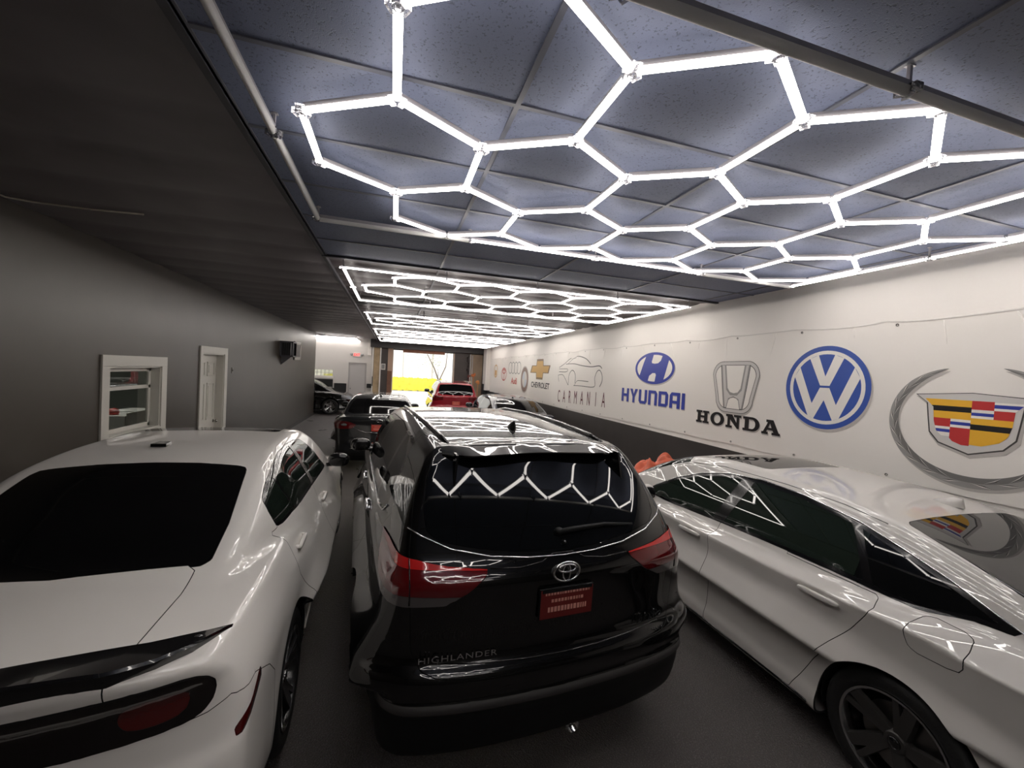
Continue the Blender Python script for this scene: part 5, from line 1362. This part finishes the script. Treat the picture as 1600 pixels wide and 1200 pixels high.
# ---------------------------------------------------------------- cars further back
FUS = dict(SEDAN, crease_slope=.8, belt=[(0, 1.10), (1.0, 1.06), (2.0, 1.0), (4.0, .95)],
    deck=[(0, 1.10), (.12, 1.13), (.6, 1.11), (1.2, 1.06), (2.0, 1.02), (3.8, .98), (4.3, .92), (4.7, .82), (4.88, .7)],
    roof=[(.2, 1.0), (.55, 1.13), (.9, 1.27), (1.35, 1.41), (1.8, 1.465), (2.5, 1.48), (3.0, 1.45), (3.3, 1.36), (4.0, .98), (4.3, .82)],
    gplan=[(.2, .70), (.8, .78), (1.6, .83), (3.0, .83), (4.0, .74)], dents=[])
JEEP = dict(SUV, plan=[(0, .84), (.25, .90), (.8, .92), (3.8, .92), (4.4, .87), (4.7, .76)],
    roof=[(-.1, 1.55), (.15, 1.60), (.5, 1.645), (1.0, 1.68), (1.9, 1.70), (2.5, 1.68), (2.8, 1.64), (3.1, 1.5), (3.75, 1.08), (4.3, .85)],
    gplan=[(0, .80), (.5, .84), (1.2, .86), (3.0, .85), (3.9, .80)], front=[(.2, 4.5), (.5, 4.62), (.8, 4.6), (1.1, 4.4)])
def far_car(D, pose, name, label, m, suv=False, tag_x=0, glass=G_dark, res=.036, ww=.225):
    c = Car(D, pose, name, label, 'car', res, m)
    c.wells()
    if suv:
        win = [(.70, 1.22), (.95, 1.18), (2.2, 1.14), (3.45, 1.10), (3.15, 1.35), (2.9, 1.52), (2.5, 1.60), (1.8, 1.62), (1.1, 1.59), (.72, 1.48)]
        c.rear('tail', [(.50, .98), (.78, .94), (1.1, .94), (1.1, 1.12), (.86, 1.13), (.50, 1.10)], .55, ['body'])
        c.rear('hatch', [(0, .68), (.6, .69), (.72, .80), (.75, 1.2), (.70, 1.56), (.64, 1.66), (0, 1.67)], 1.0, ['body'])
        c.rear('glass', [(0, 1.175), (.60, 1.19), (.68, 1.23), (.67, 1.4), (.62, 1.56), (0, 1.60)], 1.0, ['hatch'])
        c.cut('clad', lambda V: V[:, 2] - .52, None, ['body'])
    else:
        win = [(3.42, .99), (3.05, 1.23), (2.78, 1.335), (2.40, 1.40), (1.9, 1.405), (1.45, 1.34), (1.1, 1.22), (.85, 1.12), (1.1, 1.06), (2.4, 1.01)]
        c.rear('tail', [(.48, .90), (.55, .865), (.75, .855), (1.05, .875), (1.05, 1.0), (.80, 1.025), (.58, 1.01), (.44, .955)], .55, ['body'])
        c.rear('trunk', [(0, .66), (.42, .66), (.52, .72), (.56, .86), (.60, 1.05), (.60, 1.3), (0, 1.3)], .35, ['body'])
        c.top('trunk', [(0, -.1), (.62, -.1), (.62, .46), (.55, .56), (0, .52)], 1.0, ['body'])
        c.top('glass', [(0, .53), (.56, .58), (.66, .66), (.60, 1.15), (.54, 1.30), (0, 1.36)], 1.0, ['body'])
        c.cut('clad', lambda V: V[:, 2] - .40, lambda C: C[:, 1] < .5, ['body'])
    c.side('win', win, ['body'])
    c.side('fdoor', [(2.40, .28), (2.40, 1.6), (3.0, 1.5), (3.46, .98), (3.42, .28)], ['body'], clip=(win, 1.08, .03))
    c.side('rdoor', [(2.40, .28), (2.40, 1.6), (1.3, 1.6), (1.24, 1.0), (1.35, .75), (1.55, .5), (1.62, .28)], ['body'], clip=(win, 1.08, .03))
    c.side('pil', band([(2.44, .9), (2.32, 1.7)], .05), ['win.l', 'win.r'])
    c.top('shield', [(0, 3.05), (.50, 3.02), (.60, 2.98), (.68, 3.45), (.68, 3.8), (.5, 3.92), (0, 4.0)], 1.0, ['body'])
    c.top('hood', [(0, 4.06), (.66, 3.88), (.74, 4.3), (.62, 4.6), (0, 4.7)], .72, ['body'])
    c.side('lamp', [(4.35, .72), (4.6, .66), (4.9, .64), (4.9, .76), (4.6, .82), (4.35, .84)], ['body'])
    c.finish()
    h = c.emit('hatch' if suv else 'trunk', 'tailgate' if suv else 'trunk_lid', m)
    c.emit('glass', 'back_window', glass, parent=h if suv else None); c.emit('clad', 'lower_cladding', M_clad, gap=0)
    c.emit2('tail', 'tail_light', M_redl, out=.005)
    c.emit('shield', 'windshield', G_clear); c.emit('hood', 'hood', m)
    for e, sg in (('.l', -1), ('.r', 1)):
        c.emit('fdoor' + e, 'front_door', m); c.emit('rdoor' + e, 'back_door', m); c.emit('win' + e, 'side_window', glass); c.emit('pil' + e, 'window_pillar', M_trim, gap=0)
        c.emit('lamp' + e, 'headlamp', M_headl)
        mirror(c, sg, c.sx(3.25 if not suv else 3.1, 1.03 if not suv else 1.14, sg), m if not suv else M_trim)
        if not suv:
            p = c.sy(sg * .66, .945); s_ell(q := MB(), (p[0], p[1] - .004, p[2]), (.085, .014, .028), 1, 14, 8); q.build('reverse_lamp', M_clearl, c.root, smooth=True)
        handle(c, 1.55, .93 if not suv else 1.0, sg, m); handle(c, 2.65, .91 if not suv else .99, sg, m)
    c.wheels(.335 if not suv else .36, ww, .23, 'split', 5, M_rims if not suv else M_rimb, xo=.885 if not suv else .90)
    return c, h
c, h = far_car(FUS, (-.235, 8.75, .02), 'sedan', 'dark graphite sedan with a red dealer tag, ahead in the middle lane', P_graph, glass=G_deep, res=.028)
plate(c, 0, .90, .305, .15, out=.010)
c.strip('trunk_moulding', [c.sy(x, z) for x, z in [(-.50, .90), (-.38, .835), (-.26, .80), (0, .795), (.26, .80), (.38, .835), (.50, .90)]], .006, M_chrome, out=.002)
c.strip('bumper_moulding', [c.sy(x, .47) for x in np.linspace(-.55, .55, 9)], .008, M_rims, out=.002)
p = c.sy(0, 1.04); MB().tube([(.058 * math.cos(t), p[1] - .008, p[2] + .026 * math.sin(t)) for t in np.linspace(0, 6.28, 24, endpoint=False)], .006, 6, closed=True).build('oval_badge', M_chrome, h, smooth=True)
fin(c, 0, 1.55, .15, .05, P_graph)
c, h = far_car(JEEP, (2.40, 15.9, -.03), 'compact_suv', 'dark red SUV standing in the far doorway', P_red, suv=True, glass=G_dark)
plate(c, 0, .86, .305, .15, out=.012, dark_top=False)
for sg in (-1, 1):
    pts = [c.sz(sg * .60, y) for y in (.5, .8, 1.6, 2.4, 2.7)]
    MB().tube([(q[0], q[1], q[2] + (.004 if i in (0, 4) else .035)) for i, q in enumerate(pts)], .014, 6).build('roof_rail', M_trim, c.root, smooth=True)
c.strip('roof_antenna', [c.sz(-.45, 2.6)], .004, M_trim) if False else MB().tube([tuple(c.sz(-.55, 2.7)), tuple(Vector(c.sz(-.55, 2.7)) + Vector((-.02, -.12, .42)))], .008, 6).build('roof_antenna', M_trim, c.root, smooth=True)
c, h = far_car(dict(FUS), (3.40, 9.9, .02), 'sedan', 'dark grey sedan by the banner wall, mostly hidden behind the black SUV', paint('midnight_paint', (.03, .034, .05), .3, .2))
fin(c, 0, 1.55, .15, .05, P_graph)
c, h = far_car(dict(FUS), (-6.45, 19.55, -math.pi / 2), 'sedan', 'black sedan nosing out of the side room past the end of the taupe wall', P_black)

# ---------------------------------------------------------------- crumpled orange red cloth on the hood of the right-hand sedan
def cloth():
    rnd = random.Random(11); root = None
    ph = [rnd.uniform(0, 6) for _ in range(12)]
    def fn(u, v):
        x = (u - .5) * .86; y = (v - .5) * .42
        edge = min(u, 1 - u, v, 1 - v) * 6; e = min(1, edge)
        h = .035 + .055 * abs(math.sin(u * 11 + ph[0] + 2 * v)) * abs(math.sin(v * 6 + ph[1])) + .04 * abs(math.sin(u * 23 + v * 9 + ph[2])) + .10 * math.exp(-((u - .62) / .12)**2 - ((v - .6) / .25)**2) + .04 * math.exp(-((u - .2) / .12)**2)
        return (x * (1 + .08 * math.sin(v * 13)), y * (1 + .15 * math.sin(u * 15)), h * e * 1.35 + .004)
    m = mat('orange_red_fabric', (.62, .12, .055), .5, noise=(7, .55))
    o = MB().grid(fn, 70, 40).build('crumpled_cloth', m, smooth=True)
    tag(o, 'crumpled orange red cloth lying on the hood of the right-hand white sedan', 'cloth')
    return o
CL = cloth()
X, Y, a = POSE['SEDAN']
_c = make_body(SEDAN)[1]
def hoodz(x, y):
    z = np.linspace(1.3, .6, 400); F = _c(np.stack([np.full(400, x), np.full(400, y), z], 1)); return float(z[int(np.argmax(F < 0))])
lx, ly = .16, 4.36
CL.location = (X + math.cos(a) * lx - math.sin(a) * ly, Y + math.sin(a) * lx + math.cos(a) * ly, hoodz(lx, ly) + .004)
CL.rotation_euler = (math.atan2(hoodz(lx, ly + .15) - hoodz(lx, ly - .15), .3), 0, a)
